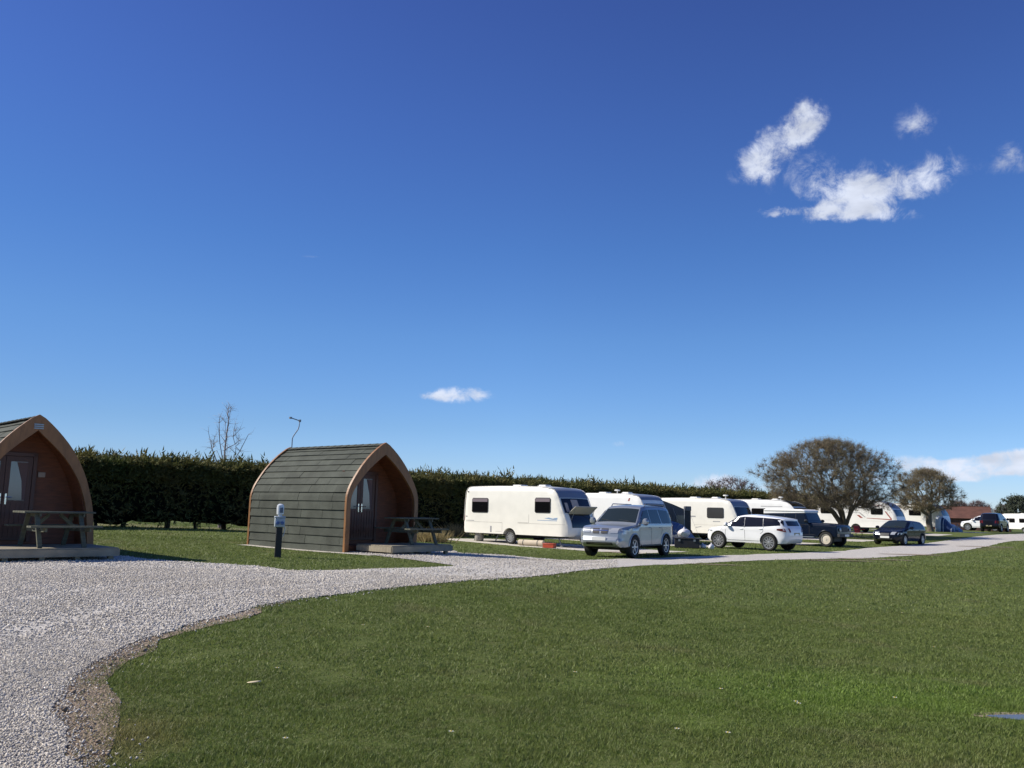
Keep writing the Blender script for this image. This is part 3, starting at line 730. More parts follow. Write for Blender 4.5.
xs = axis(-40, 80, 1.0, 2500); ys = axis(-4, 112, 1.0, 2500)
V = np.array([(x, y, terrain(x, y) if abs(x) < 300 and abs(y) < 300 else terrain(0, 0) * 0) for y in ys for x in xs])
nx = len(xs); Fq = np.array([(j * nx + i, j * nx + i + 1, (j + 1) * nx + i + 1, (j + 1) * nx + i) for j in range(len(ys) - 1) for i in range(nx - 1)])
tag(npmesh('ground', V, Fq, GM, smooth=True), kind='structure')

def gravel_material(name, base, dark, warm, bump=1.0):
    m = bpy.data.materials.new(name); t, N, L = nt(m); b = N['Principled BSDF']; b.inputs['Roughness'].default_value = .85; b.inputs['Specular IOR Level'].default_value = .2
    g = N.new('ShaderNodeNewGeometry')
    v = N.new('ShaderNodeTexVoronoi'); v.inputs['Scale'].default_value = 26; L.new(g.outputs['Position'], v.inputs['Vector'])
    v2 = N.new('ShaderNodeTexVoronoi'); v2.inputs['Scale'].default_value = 55; L.new(g.outputs['Position'], v2.inputs['Vector'])
    sp = N.new('ShaderNodeSeparateColor'); L.new(v.outputs['Color'], sp.inputs[0])
    n = N.new('ShaderNodeTexNoise'); n.inputs['Scale'].default_value = .45; n.inputs['Detail'].default_value = 5; n.inputs['Roughness'].default_value = .6; L.new(g.outputs['Position'], n.inputs['Vector'])
    r = N.new('ShaderNodeMapRange'); r.inputs[1].default_value = .42; r.inputs[2].default_value = .68; L.new(n.outputs['Fac'], r.inputs[0])
    def mix(a, b_, f):
        x = N.new('ShaderNodeMix'); x.data_type = 'RGBA'
        for k, q in ((6, a), (7, b_)):
            if isinstance(q, tuple): x.inputs[k].default_value = (*q, 1)
            else: L.new(q, x.inputs[k])
        L.new(f, x.inputs[0]); return x.outputs[2]
    c = mix(base, dark, sp.outputs[0]); 
    mm = N.new('ShaderNodeMath'); mm.operation = 'MULTIPLY'; mm.inputs[1].default_value = .55; L.new(r.outputs[0], mm.inputs[0])
    c = mix(c, warm, mm.outputs[0])
    L.new(c, b.inputs['Base Color'])
    mm = N.new('ShaderNodeMath'); mm.operation = 'ADD'; L.new(v.outputs['Distance'], mm.inputs[0]); L.new(v2.outputs['Distance'], mm.inputs[1])
    bp = N.new('ShaderNodeBump'); bp.invert = True; bp.inputs['Strength'].default_value = bump; bp.inputs['Distance'].default_value = .03; L.new(mm.outputs[0], bp.inputs['Height']); L.new(bp.outputs[0], b.inputs['Normal'])
    return m
GRAV = gravel_material('limestone_gravel', (.62, .59, .535), (.38, .36, .33), (.50, .46, .40), .4)
PADM = gravel_material('pad_gravel', (.64, .60, .52), (.44, .415, .365), (.54, .50, .43), .35)
DIRT = gravel_material('dirt', (.38, .31, .235), (.26, .20, .145), (.14, .10, .065), .6)

def jag(pts, amp, step=.35, seed=0, closed=True):
    """irregular edge"""
    P = dens(pts, step) if closed else pts; out = []
    for i, p in enumerate(P):
        q = Vector(p); d = (Vector(P[(i + 1) % len(P)]) - Vector(P[i - 1])); 
        if d.length < 1e-6: out.append(tuple(q)); continue
        d.normalize(); nn = Vector((-d.y, d.x)); k = noise.noise(Vector((q.x * 1.3, q.y * 1.3, seed))) + .6 * noise.noise(Vector((q.x * 4, q.y * 4, seed + 5)))
        out.append(tuple(q + nn * k * amp))
    return out
def sheet(name, poly, h, m, step=.8, amp=.08, kind='structure', seed=0):
    P = jag(poly, amp, .4, seed); vs, fs = cdt_fill(P, step)
    V = np.array([(x, y, terrain(x, y) + h) for x, y in vs]); o = npmesh(name, V, np.array(fs), m, smooth=True); tag(o, kind=kind); return P
A = lambda L_: [W2(at(*p)) for p in L_]
near = spline(A([(88, 768), (67, 747), (57, 720), (57, 700), (78, 673), (107, 657), (143, 640), (219, 617), (285, 602), (370, 590.5), (480, 580), (560, 574), (700, 563.5), (790, 559.8), (864, 558.5), (958, 551.5), (1004, 542.5), (1024, 540.8), (1070, 538.2)]), 3)
far = A([(1060, 533.2), (1024, 533.6), (994, 535), (951, 540), (925, 543.5), (900, 546), (864, 548.5), (845, 551), (764, 554.3), (680, 557.3), (620, 559), (569, 561), (550, 559.5), (500, 555), (462, 553.5), (448, 549), (405, 546), (350, 547), (338, 550.5), (353, 553.5), (422, 561.5), (458, 566.5), (387, 569), (340, 570.5), (290, 571), (256, 566.5), (200, 563), (150, 559.5), (118, 556), (60, 551), (-20, 549), (-100, 548)])
gpoly = [(-.4, 2.0), ] + near + far + [(-20, 12), (-14, 3), (-6, 0)]
GP = sheet('gravel_road', gpoly, .014, GRAV, .8, .10)
dpoly = A([(100, 768), (107, 745), (123, 722), (117, 702), (113, 682), (133, 662), (165, 641), (232, 617.5), (292, 602.5), (285, 601), (219, 613), (143, 634), (90, 655), (55, 675), (35, 700), (35, 725), (50, 750), (70, 772)])
dpoly = [(-1.0, 2.6)] + dpoly
DP = sheet('bare_earth_verge', dpoly, .007, DIRT, .4, .20, seed=3)
# scraps of bare soil at the lawn edges
for i, (px, py, w, d) in enumerate([(560, 561.5, 2.2, .5), (715, 565, 2, .5), (870, 559.5, 3.5, .7), (620, 552.5, 1.6, .5), (985, 547, 3.5, .9), (910, 555, 3, .8), (835, 561, 3, .4)]):
    c = at(px, py); pts = [(c.x + w * .5 * math.cos(a), c.y + d * .5 * math.sin(a)) for a in [k * math.pi / 6 for k in range(12)]]
    sheet('bare_soil_patch', pts, .0175 + .001 * i, DIRT, .4, .12, seed=i + 9)

# ------------------------------------------------------------------ placements
HC = (math.cos(R(42)), -math.sin(R(42)))          # caravans' heading, nose towards the lane
def place(px, depth, lx, ly, head):
    """origin of a thing whose local point (lx,ly) stands in column px at that distance"""
    p = atd(px, depth); h = Vector(head).normalized(); l = Vector((-h.y, h.x))
    q = Vector((p.x, p.y)) - h * lx - l * ly; return Vector((q.x, q.y, terrain(q.x, q.y) + .012))
PADS = []
def pad(loc, head, n0=-1.9, n1=2.1, b=4.4, f=6.5, seed=0):
    h = Vector(head).normalized(); l = Vector((-h.y, h.x)); o = Vector((loc.x, loc.y))
    P = [tuple(o + h * a + l * c) for a, c in ((-b, n0), (f, n0), (f, n1), (-b, n1))]
    # keep only the part off the lane: the lane sheet lies higher
    PADS.append(sheet('gravel_pad', P, .006 + .001 * (seed % 3), PADM, .8, .08, seed=seed))
c1 = place(511.5, 39.6, -.15, -1.0, HC)
van1, hl1 = caravan(c1, HC, 'cream caravan nearest the camera, its front gas locker lid lifted open', dict(wx=-.15, windows=[(-2.55, -1.5, 1.38, 2.06), (1.35, 2.25, 1.43, 2.1)], curtain=True, blind=True,
    seams=[[(-.6, .5), (-.6, .95), (-.75, .95)], [(-1.0, .55), (-.66, .55)], [(.35, .98), (1.0, .98), (1.0, 1.35)]],
    decals=[([(1.5, 1.12), (2.62, 1.12), (2.62, 1.09), (1.5, 1.10)], 'decal_blue'), ([(1.9, 1.2), (2.15, 1.24), (2.6, 1.16), (2.6, 1.14), (2.3, 1.15)], 'decal_blue'), ([(2.35, 1.16), (2.64, 1.16), (2.64, 1.24), (2.45, 1.22)], 'decal_blue'), ([(-2.98, 1.16), (-2.85, 1.16), (-2.85, 1.22), (-2.95, 1.22)], 'decal_grey'), ([(-2.95, .99), (-2.4, .99), (-2.4, 1.02), (-2.95, 1.02)], 'decal_grey'), ([(-1.35, .5), (-1.25, .5), (-1.25, .78), (-1.35, .78)], 'decal_grey')]))
lock = MB(); hl1.strip(lock, hl1.par(2.94, 1.4), hl1.par(3.12, .82), -.72, .72, off=.012); lock.build('locker_shade_panel', 'window_glass', van1)  # flat dark panel painting the shaded inside of the open gas locker
lid = MB(); lid.bar((2.98, 0, 1.42), (3.38, 0, 1.74), 1.62, .05, up=(0, 0, 1)); lid.v = [(x, y * (1 - .05 * (x - 2.96)), z + .05 * (y * y < .1)) for x, y, z in lid.v]; lid.build('locker_lid', 'tan_inside', van1, bevel=.02)
for sg in (-1, 1):
    m = MB(); m.tube([(3.05, sg * .7, 1.1), (3.3, sg * .7, 1.64)], .012, 6); m.build('lid_stay', 'steel', van1)
c2 = place(655, 46.5, 2.75, 0, HC)
van2, hl2 = caravan(c2, HC, 'white caravan behind the silver off-roader, with a grey awning on its far side', dict(wx=-.3, windows=[(-2.5, -1.6, 1.4, 2.05)], paint='cool_white', panel=((1.9, 2.56), (2.55, 2.25)), aerial=.3,
    decals=[([(1.75, 2.2), (1.86, 2.2), (1.9, 2.38), (1.82, 2.36)], 'decal_red')]))
c3 = place(691, 55, -.3, -1.0, HC)
van3, hl3 = caravan(c3, HC, 'cream caravan behind the white car, dark nose and white roof aerial', dict(wx=-.5, windows=[(.9, 2.05, 1.38, 2.03)], aerial=1.6, blind=False,
    glass=mat('grey_glass', (.05, .05, .05), .2), decals=[([(1.3, 1.15), (1.8, 1.15), (1.8, 1.2), (1.3, 1.2)], 'decal_grey'), ([(-.6, 1.42), (.1, 1.42), (.1, 1.5), (-.6, 1.5)], 'decal_grey'), ([(.1, .76), (.5, .82), (.5, .86), (.1, .80)], 'decal_grey')]))
c4 = place(799, 60.5, 2.6, 0, HC)
van4, hl4 = caravan(c4, HC, 'white caravan behind the dark blue off-roader, sloping roof window at its front', dict(wx=-.3, windows=[(-.4, .7, 1.45, 2.0), (.95, 2.2, 1.6, 1.98)], paint='cool_white', prof='round', panel=((1.75, 2.55), (2.6, 2.15)), panelmat='window_glass', fwin=((2.68, 2.05), (2.95, 1.5)), aerial=1.3,
    decals=[([(.3, 2.12), (1.9, 2.12), (1.9, 2.17), (.3, 2.17)], 'decal_grey')]))
c5 = place(856, 71.5, 0, -1.0, HC)
van5, hl5 = caravan(c5, HC, 'white caravan with red and grey window graphics behind the broad bare tree', dict(wx=0, L=6.6, windows=[(-2.9, -1.9, 1.5, 2.0), (1.25, 2.2, 1.48, 1.98)], paint='cool_white', prof='round', panel=((1.9, 2.53), (2.9, 2.0)), fwin=((2.95, 1.9), (3.28, 1.4)), rims='multi',
    decals=[([(.3, 2.28), (.75, 2.2), (2.2, 2.12), (2.35, 2.02), (2.25, 2.08), (.8, 2.06), (.5, 2.08)], 'decal_grey'), ([(.45, 2.30), (2.2, 2.20), (2.45, 2.04), (2.2, 2.16), (.6, 2.26)], 'decal_red'), ([(.1, 1.42), (.32, 1.42), (.62, 1.18), (.4, 1.18)], 'decal_red'),
            ([(.9, 1.20), (2.9, 1.14), (2.85, 1.06), (.9, 1.16)], 'decal_red'), ([(2.35, 1.75), (2.45, 1.75), (2.9, 1.15), (2.78, 1.15)], 'decal_red'), ([(-2.9, 1.60), (.3, 1.60), (.75, 1.24), (.85, 1.24), (.4, 1.63), (-2.9, 1.63)], 'decal_grey')]))
c6 = place(909.5, 84, 0, -1.0, HC)
van6, hl6 = caravan(c6, HC, 'white caravan beside the smaller bare tree, with a blue awning at its nose', dict(wx=.1, windows=[(.0, 1.1, 1.45, 1.98)], paint='cool_white', prof='round', rims='multi', panelmat='sky_reflection_front'))  # nose panel coloured blue to imitate the sky reflected in it
c7 = place(1024, 124, 0, -1, (.55, -.83))
van7, hl7 = caravan(c7, (.55, -.83), 'white caravan at the right edge of the photo, past the black car', dict(wx=0, windows=[(-2.0, -1.2, 1.35, 1.95), (-.6, .3, 1.35, 1.95), (1.2, 2.1, 1.35, 1.95)], paint='cool_white', prof='round'))
for i, (c, f) in enumerate(((c1, 7.2), (c2, 6.5), (c3, 7.0), (c4, 7.5), (c5, 6.5), (c6, 6.5))): pad(c, HC, f=f, seed=i + 20)

def hv(a): return (math.cos(R(a)), math.sin(R(a)))
h = (-.545, -.838); suv, _ = car('parked_car', place(633, 30.6, 1.42, .83, h), h, 'silver off-road car with roof rails facing the camera', 'car', pajero, 'cars parked by the pitches')
for sg in (-1, 1):
    m = MB(); m.tube([(.1, sg * .66, 1.80), (.0, sg * .66, 1.89), (-1.6, sg * .66, 1.89), (-1.75, sg * .66, 1.82)], .022, 6); m.build('roof_rail', 'steel', suv)
m = MB(); m.lathe([(.001, -.12), (.3, -.12), (.36, -.08), (.37, .08), (.3, .13), (.001, .13)], (-2.5, -.1, .98), 'X', 24); m.build('spare_wheel', 'rubber', suv)
m = MB(); m.box((2.27, 0, .93), (.05, .09, .09)); m.build('badge', 'chrome', suv, bevel=.01)
for sg in (-1, 1):
    m = MB(); m.lathe([(.001, .03), (.06, .025), (.07, 0)], (2.34, sg * .68, .56), 'X', 12); m.build('fog_lamp', 'lamp_clear', suv)
for sg in (-1, 1):
    m = MB(); m.bar((-.8, sg * .88, .42), (.9, sg * .88, .42), .14, .04); m.build('side_step', 'dark_plastic', suv)
for sx, c_ in ((.35, 0), ):
    pass
h = (-.69, .724); evq, _ = car('parked_car', place(769, 40.0, -1.28, .83, h), h, 'white sporty off-roader with black windows parked nose to the hedge', 'car', evoque, 'cars parked by the pitches')
h = (.70, -.71); dfd, dh = car('parked_car', place(826, 47.5, 1.5, -.76, h), h, 'dark blue boxy off-roader with a white roof and cream wheels', 'car', defender, 'cars parked by the pitches')
m = MB(); m.prism([(-2.22, 1.88), (-2.2, 1.95), (-2.05, 2.0), (.12, 2.0), (.30, 1.93), (.33, 1.86)], -.84, .84); m.prism([(-2.24, 1.72), (-2.22, 1.89), (.32, 1.89), (.30, 1.78)], -.80, .80)
m.build('roof', 'cool_white', dfd, bevel=.03)
m = MB(); m.box((2.22, 0, .62), (.14, 1.7, .16)); m.build('front_bumper', 'dark_plastic', dfd, bevel=.01)
m = MB(); m.lathe([(.001, -.1), (.3, -.1), (.39, -.05), (.39, .07), (.3, .1), (.001, .1)], (-2.38, .1, 1.15), 'X', 24); m.build('spare_wheel', 'rubber', dfd)
for sg in (-1, 1):
    m = MB(); m.bar((-.75, sg * .9, .5), (.85, sg * .9, .5), .12, .035); m.build('side_step', 'silver_paint', dfd)
h = (-.723, -.69); ht, _ = car('parked_car', place(899, 52.5, .0, .0, h), h, 'dark navy hatchback parked beside the lane facing left', 'car', hatch, 'cars parked by the pitches')
sp = dict(pajero); sp.update(paint='black_paint', archmat='black_paint', rims='multi')
h = (.656, .755); fs_, _ = car('parked_car', place(990, 86, -1.8, 0, h), h, 'black off-roader seen from behind on the far lane', 'car', sp, 'cars parked by the pitches')
h = (-.7, .71); fw_, _ = car('parked_car', place(984, 93, 0, 0, h), h, 'small white car half hidden by the black off-roader', 'car', evoque, 'cars parked by the pitches')

# pods
S1 = atd(383, 25.4); p2 = camping_pod((S1.x, S1.y, S1.z - .02), R(50), 'camping pod in the middle of the lawn with a bent aerial on its ridge', aerial=True)
S0 = atd(31, 19.6); p1 = camping_pod((S0.x, S0.y, S0.z - .02), R(45), 'camping pod cut by the left edge of the photo, vent in its arch', nameplate=True, kind='slim', W=2.8, dx=-.4)
def podpt(S, rz, x, y, h=0):
    c, s = math.cos(rz), math.sin(rz); X = S.x + c * x - s * y; Y = S.y + s * x + c * y; return Vector((X, Y, terrain(X, Y) + h))
d2 = podpt(S1, R(50), 0, 0); deck((S1.x, S1.y, terrain(S1.x, S1.y) - .0), R(50), 'small raised timber deck before the middle pod', -.95, 1.38, -1.5, -.06, .26)
deck((S0.x, S0.y, terrain(S0.x, S0.y)), R(45), 'weathered timber deck before the pod at the left edge', -2.4, 1.3, -1.9, -.06, .26)
def table_on(S, rz, x, y, r2, label):
    q = podpt(S, rz, x, y); picnic_table((q.x, q.y, terrain(S.x, S.y) + .262), rz + r2, label)
table_on(S1, R(50), .42, -.8, R(-4), 'dark green picnic table standing on the middle pod deck')
table_on(S0, R(45), .18, -1.12, R(2), 'green picnic table standing in front of the left pod')
pad2 = [W2(podpt(S1, R(50), x, y)) for x, y in ((-1.75, -1.5), (1.7, -1.5), (1.7, 4.7), (-1.75, 4.7))]
PADS.append(sheet('gravel_pad', pad2, .010, PADM, .8, .05, seed=31))
# ------------------------------------------------------------------ hookup post
b0 = at(277.5, 557.5); t = root('hookup_post', (b0.x, b0.y, b0.z), R(20), 'black electric hook-up post with white lamp head on the pod lawn', 'hook-up post')
m = MB(); m.box((0, 0, .36), (.15, .13, .76)); m.build('post', mat('post_black', (.012, .012, .013), .6), t, bevel=.012)
m = MB(); m.box((0, 0, .84), (.24, .2, .22)); m.box((.0, 0, .97), (.26, .22, .05)); hb = m.build('socket_box', mat('box_grey', (.38, .43, .47), .4), t, bevel=.02)
for sx in (-.055, .055):
    m = MB(); m.lathe([(.001, -.035), (.04, -.035), (.045, 0)], (sx, -.1, .83), 'Y', 12); m.build('socket', mat('socket_blue', (.06, .12, .3), .4), hb)
m = MB(); m.lathe([(.05, .98), (.05, 1.03), (.085, 1.04), (.09, 1.2), (.08, 1.26), (.04, 1.29), (.001, 1.295)], (0, 0, 0), 'Z', 20); m.build('lamp_head', mat('head_white', (.62, .66, .68), .25), t)
m = MB(); m.box((.02, -.075, 1.14), (.08, .03, .13)); m.build('meter', mat('meter', (.10, .13, .2), .2), t, bevel=.008)
m = MB(); m.tube([(.09, 0, .8), (.14, 0, .7), (.11, 0, .55), (.09, 0, .5)], .012, 6); m.build('cable', mat('cable_white', (.6, .6, .6), .5), t)

# ------------------------------------------------------------------ awnings
def awning(van, name, label, cat, x0, x1, dep, cols, h0=2.25, h1=1.75):
    """stands on the van's far side (+y)"""
    t = root(name, van.location, van.rotation_euler.z, label, cat)
    y0 = 1.14; y1 = y0 + dep
    m = MB(); n = 8; vs = []; 
    for i in range(n + 1):
        for j in range(7):
            x = x0 + (x1 - x0) * i / n; u = j / 6; sag = -.05 * math.sin(math.pi * u) * (1 + .5 * math.sin(i * 1.7)); vs.append((x, y0 + dep * u, h0 + (h1 - h0) * u ** 1.3 + sag + .02 * math.sin(math.pi * i / n)))
    m.add(vs, [(i * 7 + j, i * 7 + j + 1, (i + 1) * 7 + j + 1, (i + 1) * 7 + j) for i in range(n) for j in range(6)]); o = m.build('roof', cols[0], t); so = o.modifiers.new('thick', 'SOLIDIFY'); so.thickness = .015
    m = MB()
    for x in (x0 + .01, x1 - .01): m.add([(x, y0, .02), (x, y1, .02), (x, y1, h1), (x, y0 + dep * .5, h0 + (h1 - h0) * .4 - .04), (x, y0, h0)], [(0, 1, 2, 3, 4)])
    m.add([(x0, y1 - .01, .02), (x1, y1 - .01, .02), (x1, y1 - .01, h1), (x0, y1 - .01, h1)], [(0, 1, 2, 3)])
    o = m.build('wall', cols[1], t, smooth=0); so = o.modifiers.new('thick', 'SOLIDIFY'); so.thickness = .012
    for fx in (.3, .72):
        m = MB(); m.box((x1 + .012, y0 + dep * fx, 1.15), (.012, dep * .26, .7)); m.build('window', cols[2], t)
    for yy in (y0 + .08, y1):
        m = MB(); m.tube([(x1, yy, 0), (x1, yy, h0 if yy < y1 else h1)], .03, 6); m.build('pole', 'dark_plastic', t)
    for q in range(3):
        m = MB(); a = (x1, y0 + dep * q / 2, h1 if q == 2 else 1.9); m.tube([a, (x1 + .8, y0 + dep * q / 2, .01)], .006, 4); m.build('guy_rope', 'rail_white' if 0 else MATS['rail_white'], t)
    return t
gf = mat('awning_grey', (.13, .155, .165), .8, var=.1, scale=2); gw = mat('awning_wall', (.085, .085, .09), .85, var=.15, scale=3)
awning(van2, 'awning', 'grey porch awning between the silver car and the cream caravan behind', 'awning', -1.2, 2.1, 3.5, (gf, gw, mat('awning_window', (.05, .06, .06), .2)), 2.42, 1.75)
# dark folded panel and box beside the awning
def tall_panel():
    p = place(687.5, 48, 0, 0, HC); t = root('windbreak', p, math.atan2(HC[1], HC[0]) + R(90), 'narrow dark upright windbreak panel with a grey cap beside the grey awning', 'windbreak')
    m = MB(); m.box((0, 0, .9), (.62, .06, 1.8)); m.build('fabric', mat('dark_cloth', (.022, .025, .028), .8, var=.2), t, bevel=.01)
    m = MB(); m.box((0, 0, 1.9), (.58, .16, .26)); m.build('cap', mat('cap_grey', (.10, .10, .11), .6), t, bevel=.03)
    for sg in (-1, 1):
        m = MB(); m.tube([(sg * .33, 0, 0), (sg * .33, 0, 2.0)], .018, 6); m.build('pole', 'steel', t)
tall_panel()
# blue domed porch tent at the nose of the far caravan
def dome_tent(px, dep, head, label, w, l, h, mats):
    p = place(px, dep, 0, 0, head); t = root('tent', p, math.atan2(head[1], head[0]), label, 'tent')
    for s0, s1, mm in ((0, .34, 0), (.34, .66, 1), (.66, 1.0, 2)):
        m = MB(); vs = []; na = 12; nl = 5
        for i in range(nl + 1):
            u = s0 + (s1 - s0) * i / nl; x = l * (u - .5); hh = h * (1 - (u ** 2.2) * .75) ; ww = w / 2 * (1 - .35 * u ** 2)
            for j in range(na + 1):
                a = math.pi * j / na; vs.append((x, ww * math.copysign(abs(math.cos(a)) ** .8, math.cos(a)), hh * math.sin(a) ** .75))
        m.add(vs, [(i * (na + 1) + j, (i + 1) * (na + 1) + j, (i + 1) * (na + 1) + j + 1, i * (na + 1) + j + 1) for i in range(nl) for j in range(na)])
        if s0 == 0: m.add([v for v in vs[:na + 1]], [tuple(range(na + 1))])
        if s1 == 1.0: m.add([v for v in vs[-na - 1:]], [tuple(reversed(range(na + 1)))])
        o = m.build('panel', mats[mm], t); so = o.modifiers.new('thick', 'SOLIDIFY'); so.thickness = .01
    for u in (0.0, .5, 1):
        m = MB(); x = l * (u - .5); hh = h * (1 - u ** 2.2 * .75) + .02; ww = w / 2 * (1 - .35 * u ** 2) + .01
        m.tube([(x, ww * math.copysign(abs(math.cos(a)) ** .8, math.cos(a)), hh * math.sin(a) ** .75 if 0 < a < math.pi - 1e-6 else 0) for a in [math.pi * k / 12 for k in range(13)]], .03, 5); m.build('pole', mats[0], t)
bl = mat('tent_blue', (.03, .06, .16), .6, var=.15); wt = mat('tent_white', (.62, .68, .74), .6, var=.05); lb = mat('tent_pale', (.25, .36, .48), .6)
dome_tent(945, 81.5, HC, 'blue arched tent with white back at the nose of a white caravan', 1.6, 1.25, 1.45, (wt, bl, bl))
dome_tent(953.5, 84, HC, 'low pale blue pup tent right of the blue awning tent', 1.2, 1.3, .75, (lb, wt, lb))
dome_tent(681, 46.2, HC, 'small blue-grey cover tent behind the silver car', 1.4, 1.5, 1.2, (mat('cover_blue', (.09, .14, .24), .7), mat('cover_blue', (0, 0, 0)), mat('cover_blue', (0, 0, 0))))

# ------------------------------------------------------------------ small gear
def ground_item(name, px, dep, rz, label, cat, group=None): 
    p = atd(px, dep); p.z += .01; return root(name, p, rz, label, cat, group)
t = ground_item('water_container', 480, 41.2, .3, 'grey round water container under the rear of the nearest caravan', 'water container')
m = MB(); m.lathe([(.001, .02), (.19, .02), (.21, .05), (.21, .38), (.19, .42), (.07, .43), (.07, .47), (.001, .47)], seg=20); m.build('barrel', mat('barrel_grey', (.28, .27, .24), .6, var=.15), t)
m = MB(); m.tube([(-.2, 0, .3), (-.26, 0, .5), (0, 0, .58), (.26, 0, .5), (.2, 0, .3)], .012, 6); m.build('handle', 'dark_plastic', t)
def roll(px, dep, ang, L, r, label, mm):
    t = ground_item('groundsheet_roll', px, dep, ang, label, 'groundsheet roll'); m = MB()
    m.lathe([(.001, -L / 2), (r * .6, -L / 2), (r, -L / 2 + .03), (r * 1.03, -L / 4), (r * .97, 0), (r * 1.02, L / 4), (r, L / 2 - .03), (r * .6, L / 2), (.001, L / 2)], (0, 0, r), 'X', 18); m.build('roll', mm, t)
    for q in (-.28, .28):
        m = MB(); m.lathe([(r * 1.05, -.02), (r * 1.06, .02)], (q * L, 0, r), 'X', 18); m.build('strap', 'dark_plastic', t)
roll(532, 38.5, R(-35), 1.35, .13, 'cream rolled groundsheet lying under the nearest caravan', mat('canvas', (.55, .47, .36), .9, var=.1))
t = ground_item('toolbox', 550, 37.2, R(-30), 'orange-red toolbox on the gravel under the nearest caravan nose', 'toolbox')
m = MB(); m.box((0, 0, .08), (.52, .26, .15)); m.build('body', mat('red_box', (.48, .07, .03), .5, var=.1), t, bevel=.015)
m = MB(); m.box((0, 0, .175), (.54, .28, .04)); l_ = m.build('lid', mat('red_box', (0, 0, 0)), t, bevel=.01)
m = MB(); m.tube([(-.12, 0, .19), (-.12, 0, .24), (.12, 0, .24), (.12, 0, .19)], .012, 6); m.build('handle', 'dark_plastic', l_)
t = ground_item('storage_crate', 687, 41.2, R(-14), 'long low black crate on the grass between the silver and white cars', 'crate')
m = MB(); m.box((0, 0, .22), (1.15, .6, .42)); m.build('body', mat('crate_black', (.022, .022, .026), .6, var=.2), t, bevel=.02)
m = MB(); m.box((0, 0, .455), (1.19, .64, .05)); m.build('lid', mat('crate_lid', (.05, .05, .055), .5), t, bevel=.01)
for sg in (-1, 1):
    m = MB(); m.box((sg * .35, -.31, .36), (.1, .03, .1)); m.build('latch', 'steel', t)
def bag(px, dep, z, r, hh, label, mm, cat='bag', group=None, name='bag', seed=0):
    p = atd(px, dep); p.z += z; t = root(name, p, seed, label, cat, group)
    m = MB(); bm = bmesh.new(); bmesh.ops.create_icosphere(bm, subdivisions=3, radius=1)
    vs = []
    for v in bm.verts:
        k = 1 + .22 * noise.noise(v.co * 2.2 + Vector((seed, 0, 0))); c = v.co * k; zz = c.z * hh / 2 + hh / 2; vs.append((c.x * r, c.y * r * .75, max(0, zz)))
    m.add(vs, [tuple(x.index for x in f.verts) for f in bm.faces]); bm.free(); m.build('sack', mm, t, smooth=60)
    m = MB(); m.tube([(0, 0, hh * .9), (.02, .01, hh * 1.08), (.05, .02, hh * 1.14)], [.035, .02, .03], 6); m.build('knot', mm, t)
wb = mat('white_bag', (.70, .68, .68), .5, var=.06)
bag(684, 41.3, .49, .36, .42, 'large rounded white sack on top of the black crate', wb, seed=1)
bag(703, 41.0, 0, .17, .22, 'small white bag right of the black crate, first of two', wb, group='small white bags on the grass', seed=2)
bag(711, 39.8, 0, .16, .26, 'small white bag beside the front wheel of the white off-roader', wb, group='small white bags on the grass', seed=4)
def chair(px, dep, ang, label):
    t = ground_item('camping_chair', px, dep, ang, label, 'camping chair', 'red camping chairs by the broad tree'); rd = mat('chair_red', (.42, .03, .025), .7, var=.15)
    m = MB(); m.box((0, 0, .42), (.48, .44, .035)); m.build('seat', rd, t, bevel=.012)
    m = MB(); m.bar((0, .22, .42), (0, .34, .86), .46, .03, up=(0, -1, 0)); m.build('backrest', rd, t, bevel=.012)
    for sx in (-1, 1):
        m = MB(); m.tube([(sx * .25, -.22, 0), (sx * .25, .2, .44), (sx * .25, .36, .88)], .013, 6); m.build('leg', 'dark_plastic', t)
        m = MB(); m.tube([(sx * .25, .24, 0), (sx * .25, -.2, .62)], .013, 6); m.build('leg', 'dark_plastic', t)
        m = MB(); m.box((sx * .25, -.0, .63), (.05, .42, .025)); m.build('armrest', rd, t)
chair(859, 61.5, R(15), 'red camping chair on the grass between the broad tree and the navy hatchback')
chair(846, 65.5, R(60), 'red camping chair at the foot of the broad bare tree')

# ------------------------------------------------------------------ barns
def barn(px, dep, ang, label, L, D, he, hr, wall, roof):
    p = atd(px, dep); t = root('barn', (p.x, p.y, p.z - .05), ang, label, 'barn')
    m = MB(); m.box((0, 0, he / 2), (L, D, he)); m.prism([(-D / 2, he), (D / 2, he), (0, hr - .08)], -L / 2, L / 2, 'YZ'); m.build('wall', wall, t, smooth=0)
    for sg in (-1, 1):
        m = MB(); m.bar((0, sg * (D / 2 + .25), he - .1), (0, 0, hr), L + .5, .08, up=(0, 0, 1)); m.build('roof_slope', roof, t, smooth=0)
    m = MB(); m.box((0, 0, hr + .03), (L + .5, .25, .1)); m.build('ridge', roof, t)
    for q in (-.3, .1, .36):
        m = MB(); m.box((L * q, -D / 2 - .03, he * .45), (1.0, .07, he * .85)); d = m.build('door', mat('barn_door', (.07, .035, .025), .7), t)
bw = mat('barn_wall', (.10, .045, .032), .8, var=.25, scale=1.5, bump=.3, bscale=8, stretch=(6, 6, 1)); br = mat('barn_roof', (.115, .050, .034), .8, var=.25, scale=1.2, bump=.3, bscale=10)
barn(958, 121, R(-24), 'long low brown barn beyond the far white car', 7.6, 5.5, 1.9, 3.45, bw, br)
barn(998, 128, R(-24), 'smaller brown shed to the right behind the black off-roader', 2.6, 3.6, 1.6, 2.6, bw, br)

